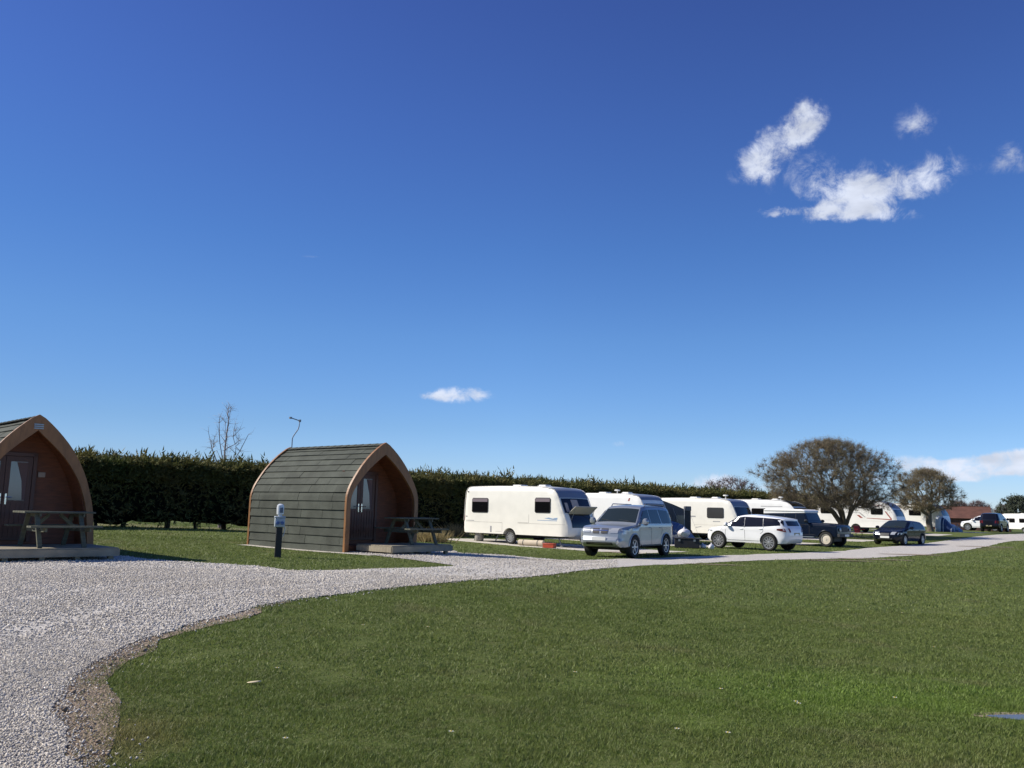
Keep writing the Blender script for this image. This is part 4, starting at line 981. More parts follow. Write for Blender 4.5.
# ------------------------------------------------------------------ trees
def bare_tree(loc, label, cat, targets, trunk_r, fork, twigs, twig_l, seed, leaf=None, leafn=0, group=None, name='bare_tree', bark=(.075, .062, .048), step=.35, attract=(0, 0, 1), leafs=.05, expo=.5, twr=.006, start0=None, up=.35, limbs=()):
    """targets (n,3) local points to be reached by branches"""
    rg = np.random.default_rng(seed); t = root(name, loc, 0, label, cat, group)
    nodes = [Vector(p) for p in fork]; par = [-1] + list(range(len(fork) - 1)); 
    T = sorted([Vector(p) for p in targets], key=lambda p: (p - nodes[-1]).length)
    cost = [0.0]
    for i in range(1, len(nodes)): cost.append(cost[-1] + (nodes[i] - nodes[i - 1]).length)
    start = len(nodes) - 1 if start0 is None else start0
    base_ = len(nodes) - 1
    for lb in limbs:
        pv = base_
        for q in lb:
            nodes.append(Vector(q)); par.append(pv); cost.append(cost[pv] + (nodes[-1] - nodes[pv]).length); pv = len(nodes) - 1
    if limbs and start0 is None: start = base_ + 1
    for q in T:
        arr = np.array([tuple(v) for v in nodes[start:]]); cc = np.array(cost[start:]); d = np.linalg.norm(arr - np.array(q), axis=1)
        hd = np.hypot(arr[:, 0] - q.x, arr[:, 1] - q.y); k = int(np.argmin(d + .32 * cc + up * np.maximum(0, arr[:, 2] + .55 * hd - q.z))) + start; p = nodes[k]; L_ = (q - p).length; ns = max(1, int(L_ / step)); prev = k
        bend = Vector((rg.normal(), rg.normal(), abs(rg.normal()))) * .09 * L_
        for j in range(1, ns + 1):
            u = j / ns; r_ = p.lerp(q, u) + bend * math.sin(math.pi * u) + Vector(rg.normal(size=3)) * .035 * (1 if j < ns else 0)
            nodes.append(r_); par.append(prev); cost.append(cost[prev] + (r_ - nodes[prev]).length); prev = len(nodes) - 1
    n = len(nodes); w = np.zeros(n); kids = [[] for _ in range(n)]
    for i in range(1, n): kids[par[i]].append(i)
    for i in range(n - 1, -1, -1):
        if not kids[i]: w[i] = 1
        if par[i] >= 0: w[par[i]] += w[i]
    rad = trunk_r * (w / w[0]) ** expo; rad = np.maximum(rad, twr)
    # chains
    mt = MB(); mbh = MB()
    def chain(i0, i):
        pts = [nodes[i0], nodes[i]]; rs = [min(rad[i0], rad[i] * 1.25), rad[i]]
        while kids[i]:
            kk = max(kids[i], key=lambda q: w[q]); 
            for o in kids[i]:
                if o != kk: stack.append((i, o))
            i = kk; pts.append(nodes[i]); rs.append(rad[i])
        return pts, rs
    stack = []; pts, rs = [nodes[0]], [rad[0] * 1.35]; i = 0
    while kids[i]:
        kk = max(kids[i], key=lambda q: w[q])
        for o in kids[i]:
            if o != kk: stack.append((i, o))
        i = kk; pts.append(nodes[i]); rs.append(rad[i])
    mt.tube(pts, rs, 10)
    while stack:
        a, b = stack.pop(); pts, rs = chain(a, b); mbh.tube(pts, rs, 3 if max(rs) < .03 else (5 if max(rs) < .08 else 8), cap=False)
    bk = mat('bark_' + name + str(seed), bark, .9, var=.3, scale=6, bump=.5, bscale=20)
    tr = mt.build('trunk', bk, t, smooth=60); mbh.build('branches', bk, t, smooth=60)
    # twigs
    N_ = np.array([tuple(v) for v in nodes]); thin = np.where(rad < .05)[0]; ctr = N_[thin].mean(0)
    idx = rg.choice(thin, twigs); P = N_[idx]; D = P - ctr; D /= (np.linalg.norm(D, axis=1)[:, None] + 1e-6); D = D * .6 + rg.normal(size=(twigs, 3)) * .75 + np.array([0, 0, .35]); D /= np.linalg.norm(D, axis=1)[:, None]
    Ln = twig_l * rg.uniform(.4, 1.2, twigs)[:, None]; S = np.cross(D, rg.normal(size=(twigs, 3))); S /= np.linalg.norm(S, axis=1)[:, None]; K = np.cross(D, S)
    M = P + D * Ln * .55 + rg.normal(size=(twigs, 3)) * .05; E = M + (D + rg.normal(size=(twigs, 3)) * .35) * Ln * .5
    r1 = twr * .95; V = np.concatenate([P + S * r1, P - S * r1 * .5 + K * r1 * .86, P - S * r1 * .5 - K * r1 * .86, M + S * r1 * .7, M - S * r1 * .35 + K * r1 * .6, M - S * r1 * .35 - K * r1 * .6, E])
    a = np.arange(twigs); f = []
    for (i_, j_) in ((0, 1), (1, 2), (2, 0)):
        f.append(np.stack([a + i_ * twigs, a + j_ * twigs, a + (3 + j_) * twigs], 1)); f.append(np.stack([a + i_ * twigs, a + (3 + j_) * twigs, a + (3 + i_) * twigs], 1)); f.append(np.stack([a + (3 + i_) * twigs, a + (3 + j_) * twigs, a + 6 * twigs], 1))
    npmesh('twigs', V, np.concatenate(f), bk, t)
    if leafn:
        q = rg.choice(twigs, leafn); u = rg.uniform(0, 1, leafn)[:, None]; Q = P[q] * (1 - u) + E[q] * u + rg.normal(size=(leafn, 3)) * .04
        s1 = rg.normal(size=(leafn, 3)); s1 /= np.linalg.norm(s1, axis=1)[:, None]; s2 = np.cross(s1, rg.normal(size=(leafn, 3))); s2 /= np.linalg.norm(s2, axis=1)[:, None]; sz = leafs * rg.uniform(.5, 1.3, leafn)[:, None]
        V = np.concatenate([Q - s1 * sz * .5, Q + s2 * sz * .3, Q + s1 * sz * .5, Q - s2 * sz * .3]); a = np.arange(leafn); tag(npmesh('buds', V, np.stack([a, a + leafn, a + 2 * leafn, a + 3 * leafn], 1), leaf, t))
    return t
def dome_targets(n, rx, ry, z0, z1, seed, off=(0, 0), under=.0, lobes=5):
    rg = np.random.default_rng(seed); out = []
    ph = rg.uniform(0, 6.28, lobes)
    while len(out) < n:
        a = rg.uniform(0, 2 * math.pi); u = rg.uniform(0, 1) ** .45; zz = rg.uniform(0, 1)
        k = 1 + .10 * math.sin(3 * a + ph[0]) + .07 * math.sin(5 * a + ph[1] + zz * 3)
        prof = (1 - zz ** 3.2) ** .5 * (1 - .30 * (1 - zz) ** 3)
        r = u * prof * k; low = z0 + under * (1 - r)      # underside rises towards the trunk
        out.append((off[0] + rx * r * math.cos(a), off[1] + ry * r * math.sin(a), low + (z1 - low) * zz))
    return np.array(out)
def lobed_targets(n, rx, ry, z0, z1, seed, off):
    rg = np.random.default_rng(seed); C_ = []
    base = dome_targets(34, rx * .86, ry * .86, z0 + .3, z1 - .55, seed + 3)
    R_ = rg.uniform(.55, 1.25, len(base)) * rx / 5.3; out = []
    D_ = dome_targets(int(n * .6), rx * 1.03, ry, z0 - .1, z1 - .12, seed + 9)
    while len(out) < int(n * .4):
        k = rg.integers(len(base)); v = rg.normal(size=3); v /= np.linalg.norm(v); q = base[k] + v * R_[k] * rg.uniform(0, 1) ** .4 * np.array([1.25, 1.1, .75])
        if q[2] > z0: out.append(q)
    return np.concatenate([np.array(out), D_]) + np.array([off[0], off[1], 0])
bud = mat('bud_leaf', (.32, .30, .13), .8, col2=(.30, .205, .12), scale=1.2, island=.3, trans=.3)
p = atd(845, 64); T = lobed_targets(1900, 5.3, 4.6, 2.1, 7.1, 11, (-1.15, 0))
bare_tree((p.x, p.y, p.z), 'broad bare domed tree rising behind the dark blue off-roader', 'tree', T, .34, [(0, 0, -.1), (-.03, 0, .3), (-.06, .03, .55)], 60000, .48, 5, leaf=bud, leafn=90000, group='bare hawthorn trees among the caravans', name='hawthorn_tree', expo=.56, leafs=.05, bark=(.12, .10, .072), twr=.005, limbs=[[(-.35, .1, 1.1), (-.75, .2, 1.75), (-1.3, .3, 2.3)], [(-.15, -.3, 1.2), (-.5, -.9, 1.9), (-.9, -1.5, 2.6)], [(.25, .1, 1.2), (.5, .3, 2.0), (.9, .5, 2.8)], [(-.05, .4, 1.3), (-.1, 1.0, 2.1), (-.2, 1.6, 2.8)], [(.1, -.3, 1.3), (.35, -.7, 2.2), (.6, -1.2, 3.0)], [(-.2, 0, 1.5), (-.35, .1, 2.4), (-.5, .1, 3.2)]])
p = atd(930, 81); T = lobed_targets(1000, 3.2, 3.0, 2.1, 5.8, 12, (-.3, 0))
bare_tree((p.x, p.y, p.z), 'smaller round bare tree left of the blue and white tent', 'tree', T, .27, [(0, 0, -.1), (-.05, 0, .4), (-.1, .05, .8)], 20000, .45, 6, leaf=bud, leafn=50000, group='bare hawthorn trees among the caravans', name='hawthorn_tree', expo=.53, leafs=.055, bark=(.15, .125, .09))
# thin bare tree behind the hedge
p = atd(221, 47); T = [(rx, ry, z) for rx, ry, z in dome_targets(60, 1.2, 1.1, 3.0, 6.6, 13)]
T = [(x * (1.3 - z / 9), y * (1.3 - z / 9), z) for x, y, z in T]
bare_tree((p.x, p.y, p.z), 'thin leafless sapling sticking up behind the hedge on the left', 'tree', T, .065, [(0, 0, 0), (.03, 0, 2), (0, 0, 2.4)], 420, .5, 9, name='bare_tree', expo=.45, bark=(.30, .26, .25), twr=.007, start0=1, up=2.5, limbs=[[(.03, 0, 3.2), (0, 0, 4.2), (.04, 0, 5.2), (.1, 0, 5.9), (.18, 0, 6.5)], [(-.3, .1, 3.3), (-.75, .1, 4.3), (-1.0, .1, 5.2)], [(.3, .1, 3.3), (.8, .1, 4.2), (1.2, .1, 5.1)], [(-.1, .1, 3.6), (-.35, .1, 4.7), (-.45, .1, 5.7)]])
far_bark = (.16, .12, .12)
for px, dep, w, z0, z1, lab, sd in ((733, 150, 6.5, 2.5, 7.6, 'distant purplish bare tree above the hedge', 21), (979, 230, 3.4, 2, 6.4, 'distant bare tree above the long barn roof', 22), (958, 200, 3, 2, 5.6, 'distant low bare tree between the smaller tree and the barn', 23),
                                (1005, 260, 3.2, 1.8, 6.0, 'distant thin bare tree right of the smaller shed', 24), (1019, 190, 4.2, 1.6, 6.6, 'dark rounded tree behind the caravan at the right edge', 25), (1046, 200, 4.5, 1.6, 6.0, 'distant tree beyond the right edge caravan', 26)):
    p = atd(px, dep); T = dome_targets(260, w, w, z0, z1, sd)
    lf = mat('far_bud' + str(sd), (.15, .115, .11) if sd < 25 else (.06, .075, .045), .9, var=.3, island=.2)
    bare_tree((p.x, p.y, p.z), lab, 'tree', T, .3, [(0, 0, -.1), (0, 0, 1.0)], 4500, .9, sd, leaf=lf, leafn=5000 if sd < 25 else 14000, group='distant trees on the skyline', name='distant_tree', bark=far_bark if sd < 25 else (.05, .05, .04), twr=.018, leafs=.16 if sd < 25 else .28)

# ------------------------------------------------------------------ hedge
HO = Vector((0, 53)); HD = Vector((.7071, .7071)); HN = Vector((-.7071, .7071))     # line X = Y - 53
s0, s1 = -62, 47.5
hroot = root('conifer_hedge', (0, 53, 0), 0, 'tall clipped dark green conifer hedge running behind pods and caravans', 'hedge')
def htop(s):   # height above datum
    return 3.12 + .10 * noise.noise(Vector((s * .25, 0, 3))) + .20 * noise.noise(Vector((s * .9, 0, 7))) + .12 * noise.noise(Vector((s * 2.6, 0, 1)))
def hbase(s):
    q = HO + HD * s; return terrain(q.x, q.y)
def hp(s, n, z): q = HO + HD * s + HN * n; return (q.x, q.y - 53, z)
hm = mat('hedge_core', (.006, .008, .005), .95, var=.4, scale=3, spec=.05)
hl_ = mat('hedge_spray', (.085, .105, .030), .75, col2=(.16, .135, .048), scale=.6, island=.3, spec=.2, trans=.2)
hbark = mat('hedge_bark', (.035, .028, .02), .9, var=.3)
NS = int((s1 - s0) / .4); ring_n = 14; vs = []; fs = []
for i in range(NS + 1):
    s = s0 + (s1 - s0) * i / NS; zb = hbase(s) + .20 + .36 * noise.noise(Vector((s * .7, 1, 0))) + .12 * noise.noise(Vector((s * 2.3, 4, 0))); zt = htop(s) - .15
    cs = [(-.6, zb + .1), (-.95, zb + .35), (-1.05, zb + .9), (-1.05, (zb + zt) / 2), (-1.0, zt - .5), (-.8, zt - .12), (-.4, zt), (.4, zt), (.8, zt - .12), (1.0, zt - .5), (1.05, (zb + zt) / 2), (1.05, zb + .9), (.9, zb + .35), (.5, zb + .1)]
    for j, (n_, z) in enumerate(cs):
        k = .14 * noise.noise(Vector((s * 1.7, n_ * 2, z * 1.7))); vs.append(hp(s, n_ * (1 + k), z + k * .4))
fs = [(i * ring_n + j, i * ring_n + (j + 1) % ring_n, (i + 1) * ring_n + (j + 1) % ring_n, (i + 1) * ring_n + j) for i in range(NS) for j in range(ring_n)] + [tuple(range(ring_n)), tuple(range(NS * ring_n, NS * ring_n + ring_n))]
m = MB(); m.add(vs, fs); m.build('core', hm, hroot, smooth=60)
s = s0 + .4; k = 0
while s < s1 and k < 99:
    q = hbase(s); m = MB(); n_ = random.uniform(-.5, .5); m.tube([hp(s, n_, q - .1), hp(s + random.uniform(-.2, .2), n_, q + .6), hp(s + random.uniform(-.2, .2), n_, q + 1.3)], [(r_ := random.uniform(.05, .15)), r_ * .75, r_ * .65], 7); m.build('stem', hbark, hroot); s += 1.12 + random.uniform(-.75, .75); k += 1
# sprays: fans of leaflets
def sprays(n, fn, size, seed):
    rg = np.random.default_rng(seed); P = np.zeros((n, 3)); D = np.zeros((n, 3)); sc = np.zeros(n)
    for i in range(n):
        P[i], D[i], sc[i] = fn(rg)
    D /= np.linalg.norm(D, axis=1)[:, None]; S = np.cross(D, rg.normal(size=(n, 3))); S /= np.linalg.norm(S, axis=1)[:, None]
    Vs = []; Fs = []; o = 0
    for k in range(5):                                      # side leaflets along a stem
        u = .15 + .2 * k; sg = 1 if k % 2 else -1; L_ = (size * sc * (1.05 - .5 * u))[:, None]; B = P + D * (size * sc * u)[:, None]
        dd = D * .75 + S * sg * .75 + rg.normal(size=(n, 3)) * .18; w_ = np.cross(dd, rg.normal(size=(n, 3))); w_ /= np.linalg.norm(w_, axis=1)[:, None]
        if k == 4: dd = D + rg.normal(size=(n, 3)) * .1
        Vs += [B - w_ * L_ * .13, B + w_ * L_ * .13, B + dd * L_ * .62]; a = np.arange(n) + o; Fs.append(np.stack([a, a + n, a + 2 * n], 1)); o += 3 * n
    return np.concatenate(Vs), np.concatenate(Fs)
def f_top(rg):
    s = rg.uniform(s0, s1) if rg.uniform() > .35 else rg.uniform(-25, s1); n_ = rg.uniform(-1.05, 1.05); z = htop(s) - .12 - .35 * max(0, abs(n_) - .7) ; out = n_ * .5
    return hp(s, n_, z), (HN.x * out + rg.normal() * .35, HN.y * out + rg.normal() * .35, rg.uniform(.25, 1.1)), rg.uniform(.5, 1.25)
def f_plume(rg):
    s = rg.uniform(s0, s1); n_ = rg.uniform(-.9, .9); z = htop(s) - .05 
    c = noise.noise(Vector((s * 1.6, 9, 2)))
    return hp(s, n_, z + rg.uniform(0, .18) * (1 + c * 2)), (rg.normal() * .6, rg.normal() * .6, .9), rg.uniform(.7, 1.5) * (1.0 + .6 * c)
def f_front(rg):
    s = rg.uniform(s0, s1); zb = hbase(s) + .12 + .36 * noise.noise(Vector((s * .7, 1, 0))); zt = htop(s); z = zb + (zt - zb) * rg.uniform() ** .75; bulge = .10 * noise.noise(Vector((s * 1.2, 0, z * 1.5)))
    n_ = -1.0 - bulge - (.0 if z > zb + .5 else -.2)
    return hp(s, n_, z), (-HN.x * .8 + rg.normal() * .35, -HN.y * .8 + rg.normal() * .35, rg.uniform(-.5, .55)), rg.uniform(.5, 1.1)
def f_shoulder(rg):
    s = rg.uniform(s0, s1); z = htop(s) - rg.uniform(0, .75) ** 1.1; n_ = -.95 - rg.uniform(0, .18)
    return hp(s, n_, z), (-HN.x * .9 + rg.normal() * .4, -HN.y * .9 + rg.normal() * .4, rg.uniform(-.1, .8)), rg.uniform(.6, 1.2)
parts = [sprays(26000, f_top, .42, 1), sprays(5000, f_plume, .40, 2), sprays(17000, f_front, .38, 3), sprays(17000, f_shoulder, .42, 4)]
Vv = []; Ff = []; o = 0
for v, f in parts: Vv.append(v); Ff.append(f + o); o += len(v)
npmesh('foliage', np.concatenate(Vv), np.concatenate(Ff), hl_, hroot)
mg = [tuple(HO + HD * a + HN * b) for a, b in ((s0, 1.3), (s1, 1.3), (s1, 9), (s0, 9))]
sheet('field_margin', mg, .008, mat('straw_field', (.26, .22, .10), .95, col2=(.12, .13, .05), scale=.8, bump=.5), 1.5, .3, seed=55)
# sunlit rough grass and dry stalks at the hedge foot
def tuft(px, dep, w, hgt, n, seed, label):
    rg = np.random.default_rng(seed); p = atd(px, dep); t = None
    B = np.stack([rg.normal(size=n) * w * .3, rg.normal(size=n) * w * .3, np.zeros(n)], 1); D = np.stack([rg.normal(size=n) * .35 + B[:, 0], rg.normal(size=n) * .35 + B[:, 1], np.ones(n)], 1) * hgt * rg.uniform(.4, 1.1, n)[:, None]
    S = rg.normal(size=(n, 3)) * .012; V = np.concatenate([B - S, B + S, B + D]); a = np.arange(n)
    o = npmesh('dry_shrub', V, np.stack([a, a + n, a + 2 * n], 1), mat('dry_stalk', (.34, .27, .13), .8, var=.3, island=.3, trans=.3)); o.location = p; tag(o, label, 'shrub', 'dry straw-coloured shrubs at the hedge foot')
tuft(432, 38.5, 1.0, .62, 900, 1, 'straw coloured shrub between the middle pod and the nearest caravan')
tuft(458, 47.5, .9, .8, 500, 2, 'straw coloured tuft just behind the rear of the nearest caravan')

# ------------------------------------------------------------------ near grass blades, pebbles, daisies
GPa = np.array(GP); DPa = np.array(DP); pads_a = [np.array(q) for q in PADS]
def wedge(n, r0, r1, rg, x0=-20, x1=1044):
    a0 = (x0 - 512) / F; a1 = (x1 - 512) / F; d = np.sqrt(rg.uniform(r0 ** 2, r1 ** 2, n)); k = rg.uniform(a0, a1, n); return np.stack([d * k, d], 1)
def TV(x, y):
    S_ = lambda a, b, v: (lambda t: t * t * (3 - 2 * t))(np.clip((v - a) / (b - a), 0, 1))
    t = (x + y) * .7071; n = (y - x) * .7071
    z = .31 * S_(4, 14, n) * (1 - S_(14, 27, t)) + .20 * S_(23, 35, n) * (1 - S_(22, 40, t)) + .50 * S_(48, 82, t) * S_(4, 18, n) - .45 * S_(100, 135, t) * S_(4, 18, n)
    return z + .012 * np.sin(x * .9 + 1.3 * np.sin(y * .31)) * np.sin(y * .7 + .5) + .02 * np.sin(x * .23 + y * .17)
Vb = []; Fb = []; o = 0; rg = np.random.default_rng(5); DEDGE = DPa[:int(len(DPa) * .52)]
pud = at(1062, 719.5)
for n, r0, r1, hh, ww in ((330000, 4.2, 8, .023, .0034), (280000, 8, 15, .026, .0055), (190000, 15, 30, .030, .010), (130000, 28, 62, .036, .02)):
    Q = wedge(n, r0, r1, rg); Q = Q[(~inside(Q, DPa)) | (rg.uniform(0, 1, len(Q)) < 1.0 * np.exp(-segdist(Q, DEDGE, closed=False) / .11))]
    ing = inside(Q, GPa); dg = None
    keep = ~ing
    for pa in pads_a: keep &= ~inside(Q, pa)
    Q = Q[keep]
    Q = Q[((Q[:, 0] - pud.x) / .62) ** 2 + ((Q[:, 1] - pud.y) / .13) ** 2 > 1]
    cl = np.array([noise.noise(Vector((x * 2.2, y * 2.2, 0))) + .7 * noise.noise(Vector((x * 7, y * 7, 3))) for x, y in Q]); n = len(Q)
    B = np.stack([Q[:, 0], Q[:, 1], TV(Q[:, 0], Q[:, 1]) - .003], 1); H_ = (hh * rg.uniform(.5, 1.4, n) * (1 + .75 * cl))[:, None]
    lean = rg.normal(size=(n, 3)) * .55; lean[:, 2] = 1; S = rg.normal(size=(n, 3)); S[:, 2] = 0; S /= np.linalg.norm(S, axis=1)[:, None]; S *= ww
    Vb += [B - S, B + S, B + lean * H_]; a = np.arange(n) + o; Fb.append(np.stack([a, a + n, a + 2 * n], 1)); o += 3 * n
tag(npmesh('grass', np.concatenate(Vb), np.concatenate(Fb), blade_material()), 'short mown meadow grass in the foreground', 'grass', kind='stuff')

NEDGE = np.array(near)
def rut(Q):
    d = segdist(Q, NEDGE, closed=False); w = .12 * np.sin(Q[:, 0] * .9) + .1 * np.sin(Q[:, 1] * .6 + 1)
    p = .6 * np.exp(-((d - 1.15 - w) / .28) ** 2) + .6 * np.exp(-((d - 2.75 - w) / .30) ** 2)
    return rng.uniform(0, 1, len(Q)) > p
# loose stones
def stones(name, n_list, inside_fn, col, label, seed):
    rg = np.random.default_rng(seed); base = np.array([(1, 0, 0), (-1, 0, 0), (0, 1, 0), (0, -1, 0), (0, 0, 1), (0, 0, -1), (.6, .6, .5), (-.6, .5, .55), (.5, -.6, .6), (-.55, -.6, .5)], float)
    base = base[:6]; Ft = np.array([(0, 2, 4), (2, 1, 4), (1, 3, 4), (3, 0, 4), (2, 0, 5), (1, 2, 5), (3, 1, 5), (0, 3, 5)]); VV = []; FF = []; o = 0
    for n, r0, r1, sz in n_list:
        Q = wedge(n, r0, r1, rg, -40, 620); Q = Q[inside_fn(Q)]; n = len(Q)
        c = np.stack([Q[:, 0], Q[:, 1], TV(Q[:, 0], Q[:, 1]) + .014 + sz * .25], 1)
        s = sz * rg.uniform(.45, 1.25, (n, 1)); sh = rg.uniform(.55, 1.1, (n, 1, 3)); jit = rg.normal(size=(n, 6, 3)) * .22; a = rg.uniform(0, 6.28, n); tl = rg.normal(size=n) * .5
        v = (base[None] * sh + jit) * s[:, :, None]; v[:, :, 2] *= .75
        ca, sa = np.cos(a)[:, None], np.sin(a)[:, None]; x = v[:, :, 0] * ca - v[:, :, 1] * sa; y = v[:, :, 0] * sa + v[:, :, 1] * ca; ct, st = np.cos(tl)[:, None], np.sin(tl)[:, None]; z = v[:, :, 2] * ct + x * st; x = x * ct - v[:, :, 2] * st
        v = np.stack([x, y, z], 2) + c[:, None, :]; VV.append(v.reshape(-1, 3)); FF.append((Ft[None] + (np.arange(n) * 6)[:, None, None] + o).reshape(-1, 3)); o += n * 6
    tag(npmesh(name, np.concatenate(VV), np.concatenate(FF), col), label, 'stones', kind='stuff')
sm_ = mat('stone', (.58, .54, .475), .85, col2=(.46, .42, .36), scale=.45, island=.42, spec=.2)
stones('gravel_stones', [(135000, 4.2, 9, .0115), (130000, 9, 17, .0155), (36000, 17, 26, .020), (24000, 26, 44, .026)], lambda Q: (inside(Q, GPa) & rut(Q)) | (rng.uniform(0, 1, len(Q)) < .5 * np.exp(-segdist(Q, NEDGE, closed=False) / .075) + .035 * inside(Q, DPa)), sm_, 'loose pale limestone chippings covering the lane', 8)
sd_ = mat('stone_brown', (.27, .205, .145), .9, var=.2, scale=5, island=.4)
stones('earth_crumbs', [(22000, 4.2, 9, .007), (3500, 4.2, 12, .012), (350, 4.2, 9, .028)], lambda Q: (inside(Q, DPa) & ~(inside(Q, GPa))) | (~inside(Q, DPa) & (rng.uniform(0, 1, len(Q)) < .15 * np.exp(-segdist(Q, DEDGE, closed=False) / .08))), sd_, 'crumbs of soil and small stones on the bare verge', 9)

# puddle
P = [(pud.x + .58 * math.cos(a) * (1 + .1 * math.sin(3 * a)), pud.y + .13 * math.sin(a) * (1 + .2 * math.sin(2 * a))) for a in [k * math.pi / 12 for k in range(24)]]
vs, fs = cdt_fill(P, .2); wat = mat('puddle_water', (.10, .085, .065), .18, spec=.45); zz = terrain(pud.x, pud.y)
tag(npmesh('puddle_water', np.array([(x, y, zz + .012) for x, y in vs]), np.array(fs), wat), kind='structure')
rim = [(pud.x - .1 + .62 * math.cos(a), pud.y + .05 + .17 * math.sin(a)) for a in [k * math.pi / 12 for k in range(24)]]
sheet('bare_soil_patch', rim, .006, DIRT, .15, .03, seed=77)
# daisies
def daisy(px, py, i):
    p = at(px, py); t = root('daisy', (p.x, p.y, p.z + .008), i, 'small white daisy in the short meadow grass', 'daisy', 'white daisies scattered over the meadow')
    m = MB(); 
    for k in range(9):
        a = 2 * math.pi * k / 9; m.add([(.006 * math.cos(a), .006 * math.sin(a), .04), (.022 * math.cos(a - .22), .022 * math.sin(a - .22), .044), (.028 * math.cos(a), .028 * math.sin(a), .042), (.022 * math.cos(a + .22), .022 * math.sin(a + .22), .044)], [(0, 1, 2, 3)])
    m.build('petals', mat('petal', (.75, .75, .72), .6), t, smooth=0)
    m = MB(); m.lathe([(.001, .05), (.008, .046), (.009, .04)], seg=8); m.build('centre', mat('daisy_yellow', (.6, .42, .03), .6), t)
    m = MB(); m.tube([(0, 0, 0), (0, 0, .04)], .002, 4); m.build('stem', mat('daisy_green', (.06, .1, .02), .7), t); t.scale = (.75, .75, .75); return t
for i, (px, py) in enumerate([(363, 628), (428, 630), (575, 676), (721, 693), (799, 708), (796, 706), (728, 738), (934, 650), (677, 734), (895, 702), (285, 744), (277, 672), (848, 612), (902, 615), (451, 737)]): daisy(px, py, i)
p = at(254, 685); t = root('fallen_leaf', (p.x, p.y, p.z + .02), .4, 'pale dry leaf lying on the lawn near the gravel bend', 'leaf')
m = MB(); n = 8; L_ = .06
m.add([(L_ * math.cos(a), .5 * L_ * math.sin(a), .008 + .004 * math.cos(a)) for a in [k * math.pi / 6 for k in range(12)]] + [(0, 0, .008)], [(k, (k + 1) % 12, 12) for k in range(12)]); lf = m.build('blade', mat('dry_leaf', (.55, .47, .3), .7), t); so = lf.modifiers.new('t', 'SOLIDIFY'); so.thickness = .002

# ------------------------------------------------------------------ light and sky
SUN_EL = R(37); sx, sy = -.996, .08
SV = Vector((sx * math.cos(SUN_EL), sy * math.cos(SUN_EL), math.sin(SUN_EL))).normalized()
ld = bpy.data.lights.new('sun', 'SUN'); ld.energy = 4.9; ld.angle = R(.53); ld.color = (1, .93, .81); lo = bpy.data.objects.new('sun', ld); C.objects.link(lo)
lo.rotation_euler = (-SV).to_track_quat('-Z', 'Y').to_euler(); lo.location = (0, 0, 50)
w = bpy.data.worlds.new('World'); scene.world = w; w.use_nodes = True; T_ = w.node_tree; N = T_.nodes; L = T_.links; bg = N['Background']; out = N['World Output']
sk = N.new('ShaderNodeTexSky'); sk.sky_type = 'NISHITA'; sk.sun_disc = False; sk.sun_elevation = SUN_EL; sk.sun_rotation = math.atan2(SV.x, SV.y); sk.altitude = 200; sk.air_density = 1.0; sk.dust_density = .1; sk.ozone_density = 1.6
hs = N.new('ShaderNodeHueSaturation'); hs.inputs['Saturation'].default_value = 1.15; L.new(sk.outputs[0], hs.inputs['Color']); sz = N.new('ShaderNodeSeparateXYZ'); tg = N.new('ShaderNodeTexCoord'); L.new(tg.outputs['Generated'], sz.inputs[0])
cr = N.new('ShaderNodeValToRGB'); el = cr.color_ramp.elements
for i_, (p_, c_) in enumerate([(0, (.75, 1.0, 1.75)), (.092, (.68, .91, 1.38)), (.196, (.69, .93, 1.34)), (.296, (.62, .85, 1.30)), (.42, (.62, .75, 1.25)), (.53, (.61, .66, 1.16)), (1, (.58, .62, 1.1))]):
    e_ = el[i_] if i_ < 2 else el.new(p_)
    e_.position = p_; e_.color = (*[q / 2 for q in c_], 1)
L.new(sz.outputs[2], cr.inputs[0]); mt_ = N.new('ShaderNodeVectorMath'); mt_.operation = 'MULTIPLY'; L.new(hs.outputs[0], mt_.inputs[0]); L.new(cr.outputs[0], mt_.inputs[1])
sc_ = N.new('ShaderNodeVectorMath'); sc_.operation = 'SCALE'; 
def mz(op, a, b):
    x = N.new('ShaderNodeMath'); x.operation = op
    for i, q in enumerate((a, b)):
        if isinstance(q, (int, float)): x.inputs[i].default_value = q
        else: L.new(q, x.inputs[i])
    return x.outputs[0]
fx = mz('MAXIMUM', mz('MULTIPLY', sz.outputs[0], -1.0), 0.0); fz = mz('MAXIMUM', mz('SUBTRACT', 1.0, mz('MULTIPLY', sz.outputs[2], 1.6)), 0.0)
L.new(mz('SUBTRACT', 2.0, mz('MULTIPLY', mz('MULTIPLY', fx, fz), 1.25)), sc_.inputs['Scale'])
L.new(mt_.outputs[0], sc_.inputs[0]); L.new(sc_.outputs[0], bg.inputs[0]); bg.inputs[1].default_value = .0795
tc = N.new('ShaderNodeTexCoord')
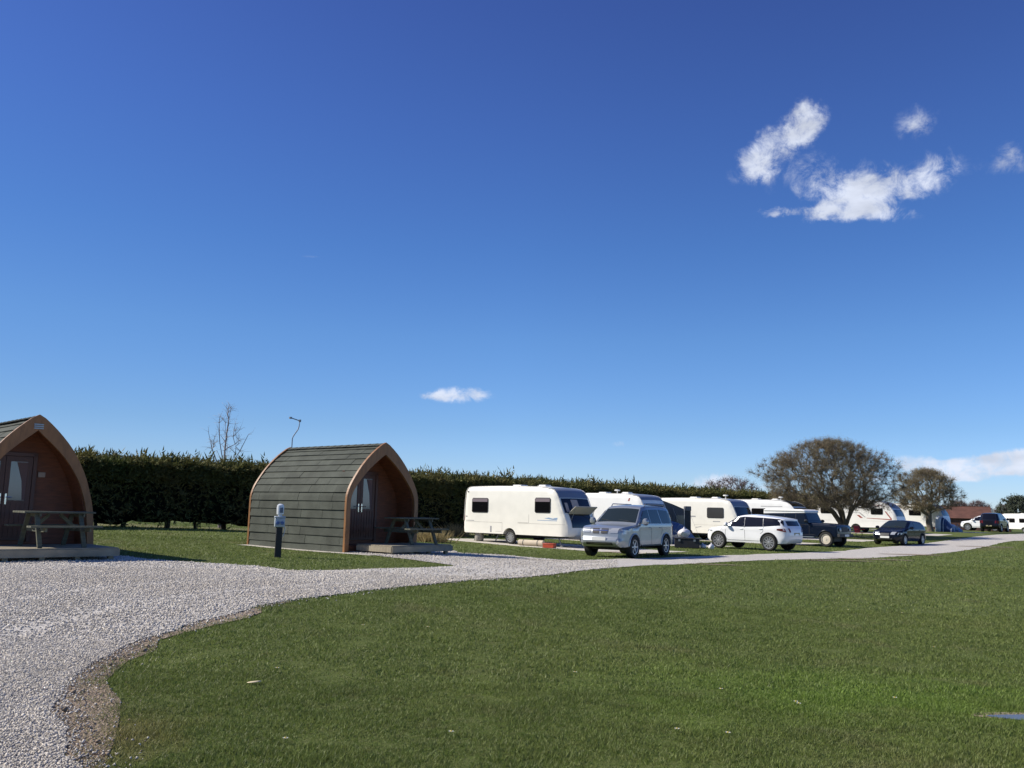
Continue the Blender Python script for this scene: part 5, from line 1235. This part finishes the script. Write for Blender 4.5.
blobs = [(776, 146, 50, 15, 33, 1.0), (804, 122, 24, 15, 60, .9), (760, 172, 20, 12, -10, .9), (742, 160, 14, 6, -50, .5), (817, 176, 48, 26, 0, .52), (872, 190, 30, 24, 20, .95), (940, 172, 24, 22, 20, .95), (904, 184, 24, 14, 0, .75), (866, 214, 48, 9, -2, 1.0), (806, 214, 28, 7, 0, .75), (774, 210, 18, 6, -5, .8), (835, 196, 34, 20, 0, .55),
         (916, 122, 24, 17, 10, .55), (1010, 162, 22, 17, 10, .6), (850, 115, 12, 6, 30, .3), (461, 395, 34, 8.5, 0, 1.1), (430, 396, 12, 4, 0, .4), (622, 444, 12, 4, 0, .55), (315, 256.5, 14, 1.6, -1, .45),
         (722, 481, 26, 9, 0, 1.2), (925, 464, 28, 8, -5, 1.1), (958, 471, 24, 9, 0, 1.0), (992, 466, 44, 10, 3, 1.4), (1022, 462, 34, 10, 0, 1.4), (965, 479, 26, 4, 0, .7), (1050, 462, 40, 12, 0, 1.1), (705, 486, 20, 4, 0, .4), (905, 470, 14, 5, 0, .6), (770, 487, 24, 5, 0, .5), (880, 478, 20, 5, 0, .5)]
wn = N.new('ShaderNodeTexNoise'); wn.inputs['Scale'].default_value = 28; wn.inputs['Detail'].default_value = 5; wn.inputs['Roughness'].default_value = .6; L.new(tc.outputs['Generated'], wn.inputs['Vector'])
wo = N.new('ShaderNodeVectorMath'); wo.operation = 'SUBTRACT'; wo.inputs[1].default_value = (.5, .5, .5); L.new(wn.outputs['Color'], wo.inputs[0])
ww_ = N.new('ShaderNodeVectorMath'); ww_.operation = 'SCALE'; ww_.inputs['Scale'].default_value = .038; L.new(wo.outputs[0], ww_.inputs[0])
wa = N.new('ShaderNodeVectorMath'); wa.operation = 'ADD'; L.new(tc.outputs['Generated'], wa.inputs[0]); L.new(ww_.outputs[0], wa.inputs[1])
acc = None
for (px, py, rx, ry, ang, amp) in blobs:
    c = ray(px, py).normalized(); u = (ray(px + 5, py).normalized() - c).normalized(); v = c.cross(u).normalized() * -1
    a = R(ang); u2 = u * math.cos(a) + v * math.sin(a); v2 = u2.cross(c).normalized(); 
    rot = Matrix((u2, v2, c)).transposed()
    if rot.determinant() < 0: v2 = -v2; rot = Matrix((u2, v2, c)).transposed()
    mp = N.new('ShaderNodeMapping'); mp.vector_type = 'TEXTURE'; mp.inputs['Location'].default_value = c; mp.inputs['Rotation'].default_value = rot.to_euler('XYZ'); mp.inputs['Scale'].default_value = (rx / F, ry / F, .5)
    L.new((wa if rx > 15 and py < 300 else tc).outputs[0 if rx > 15 and py < 300 else 'Generated'], mp.inputs[0]); ln = N.new('ShaderNodeVectorMath'); ln.operation = 'LENGTH'; L.new(mp.outputs[0], ln.inputs[0])
    mr = N.new('ShaderNodeMapRange'); mr.interpolation_type = 'SMOOTHSTEP'; mr.inputs[1].default_value = 1.45; mr.inputs[2].default_value = 0.1; mr.inputs[3].default_value = 0; mr.inputs[4].default_value = amp * (.74 if py < 300 else 1); L.new(ln.outputs['Value'], mr.inputs[0])
    if acc is None: acc = mr.outputs[0]
    else:
        mx = N.new('ShaderNodeMath'); mx.operation = 'ADD'; L.new(acc, mx.inputs[0]); L.new(mr.outputs[0], mx.inputs[1]); acc = mx.outputs[0]
n1 = N.new('ShaderNodeTexNoise'); n1.inputs['Scale'].default_value = 34; n1.inputs['Detail'].default_value = 8; n1.inputs['Roughness'].default_value = .68; n1.inputs['Distortion'].default_value = .35; L.new(tc.outputs['Generated'], n1.inputs['Vector'])
def mth(op, a, b, c=None):
    x = N.new('ShaderNodeMath'); x.operation = op
    for i, q in enumerate((a, b)):
        if isinstance(q, (int, float)): x.inputs[i].default_value = q
        else: L.new(q, x.inputs[i])
    return x.outputs[0]
acc = mth('MINIMUM', acc, 1.1)
nn = mth('MULTIPLY', mth('SUBTRACT', n1.outputs['Fac'], .5), 3.4)
sub = mth('SUBTRACT', acc, .17)
d = mth('ADD', sub, mth('MULTIPLY', nn, mth('MINIMUM', mth('MULTIPLY', acc, 2.0), 1.0)))
mr = N.new('ShaderNodeMapRange'); mr.interpolation_type = 'SMOOTHSTEP'; mr.inputs[1].default_value = -.02; mr.inputs[2].default_value = 1.2; mr.inputs[4].default_value = .92; L.new(d, mr.inputs[0])
bg2 = N.new('ShaderNodeBackground'); bg2.inputs[0].default_value = (.70, .75, .87, 1); bg2.inputs[1].default_value = .78
n2 = N.new('ShaderNodeTexNoise'); n2.inputs['Scale'].default_value = 22; n2.inputs['Detail'].default_value = 3; mp2 = N.new('ShaderNodeMapping'); mp2.inputs['Scale'].default_value = (1, 1, 2.5); L.new(tc.outputs['Generated'], mp2.inputs[0]); L.new(mp2.outputs[0], n2.inputs['Vector'])
rr2 = N.new('ShaderNodeMapRange'); rr2.inputs[1].default_value = .35; rr2.inputs[2].default_value = .65; rr2.inputs[3].default_value = .70; rr2.inputs[4].default_value = .92; L.new(n2.outputs['Fac'], rr2.inputs[0]); L.new(rr2.outputs[0], bg2.inputs[1])
ms = N.new('ShaderNodeMixShader'); L.new(mr.outputs[0], ms.inputs[0]); L.new(bg.outputs[0], ms.inputs[1]); L.new(bg2.outputs[0], ms.inputs[2]); L.new(ms.outputs[0], out.inputs[0])
vs_ = scene.view_settings; vs_.view_transform = 'Standard'; vs_.look = 'None'; vs_.exposure = 0.35; vs_.gamma = 1; vs_.use_curve_mapping = False
scene.render.engine = 'CYCLES'; scene.render.resolution_x = 1024; scene.render.resolution_y = 768
scene.cycles.max_bounces = 6; scene.cycles.transparent_max_bounces = 8
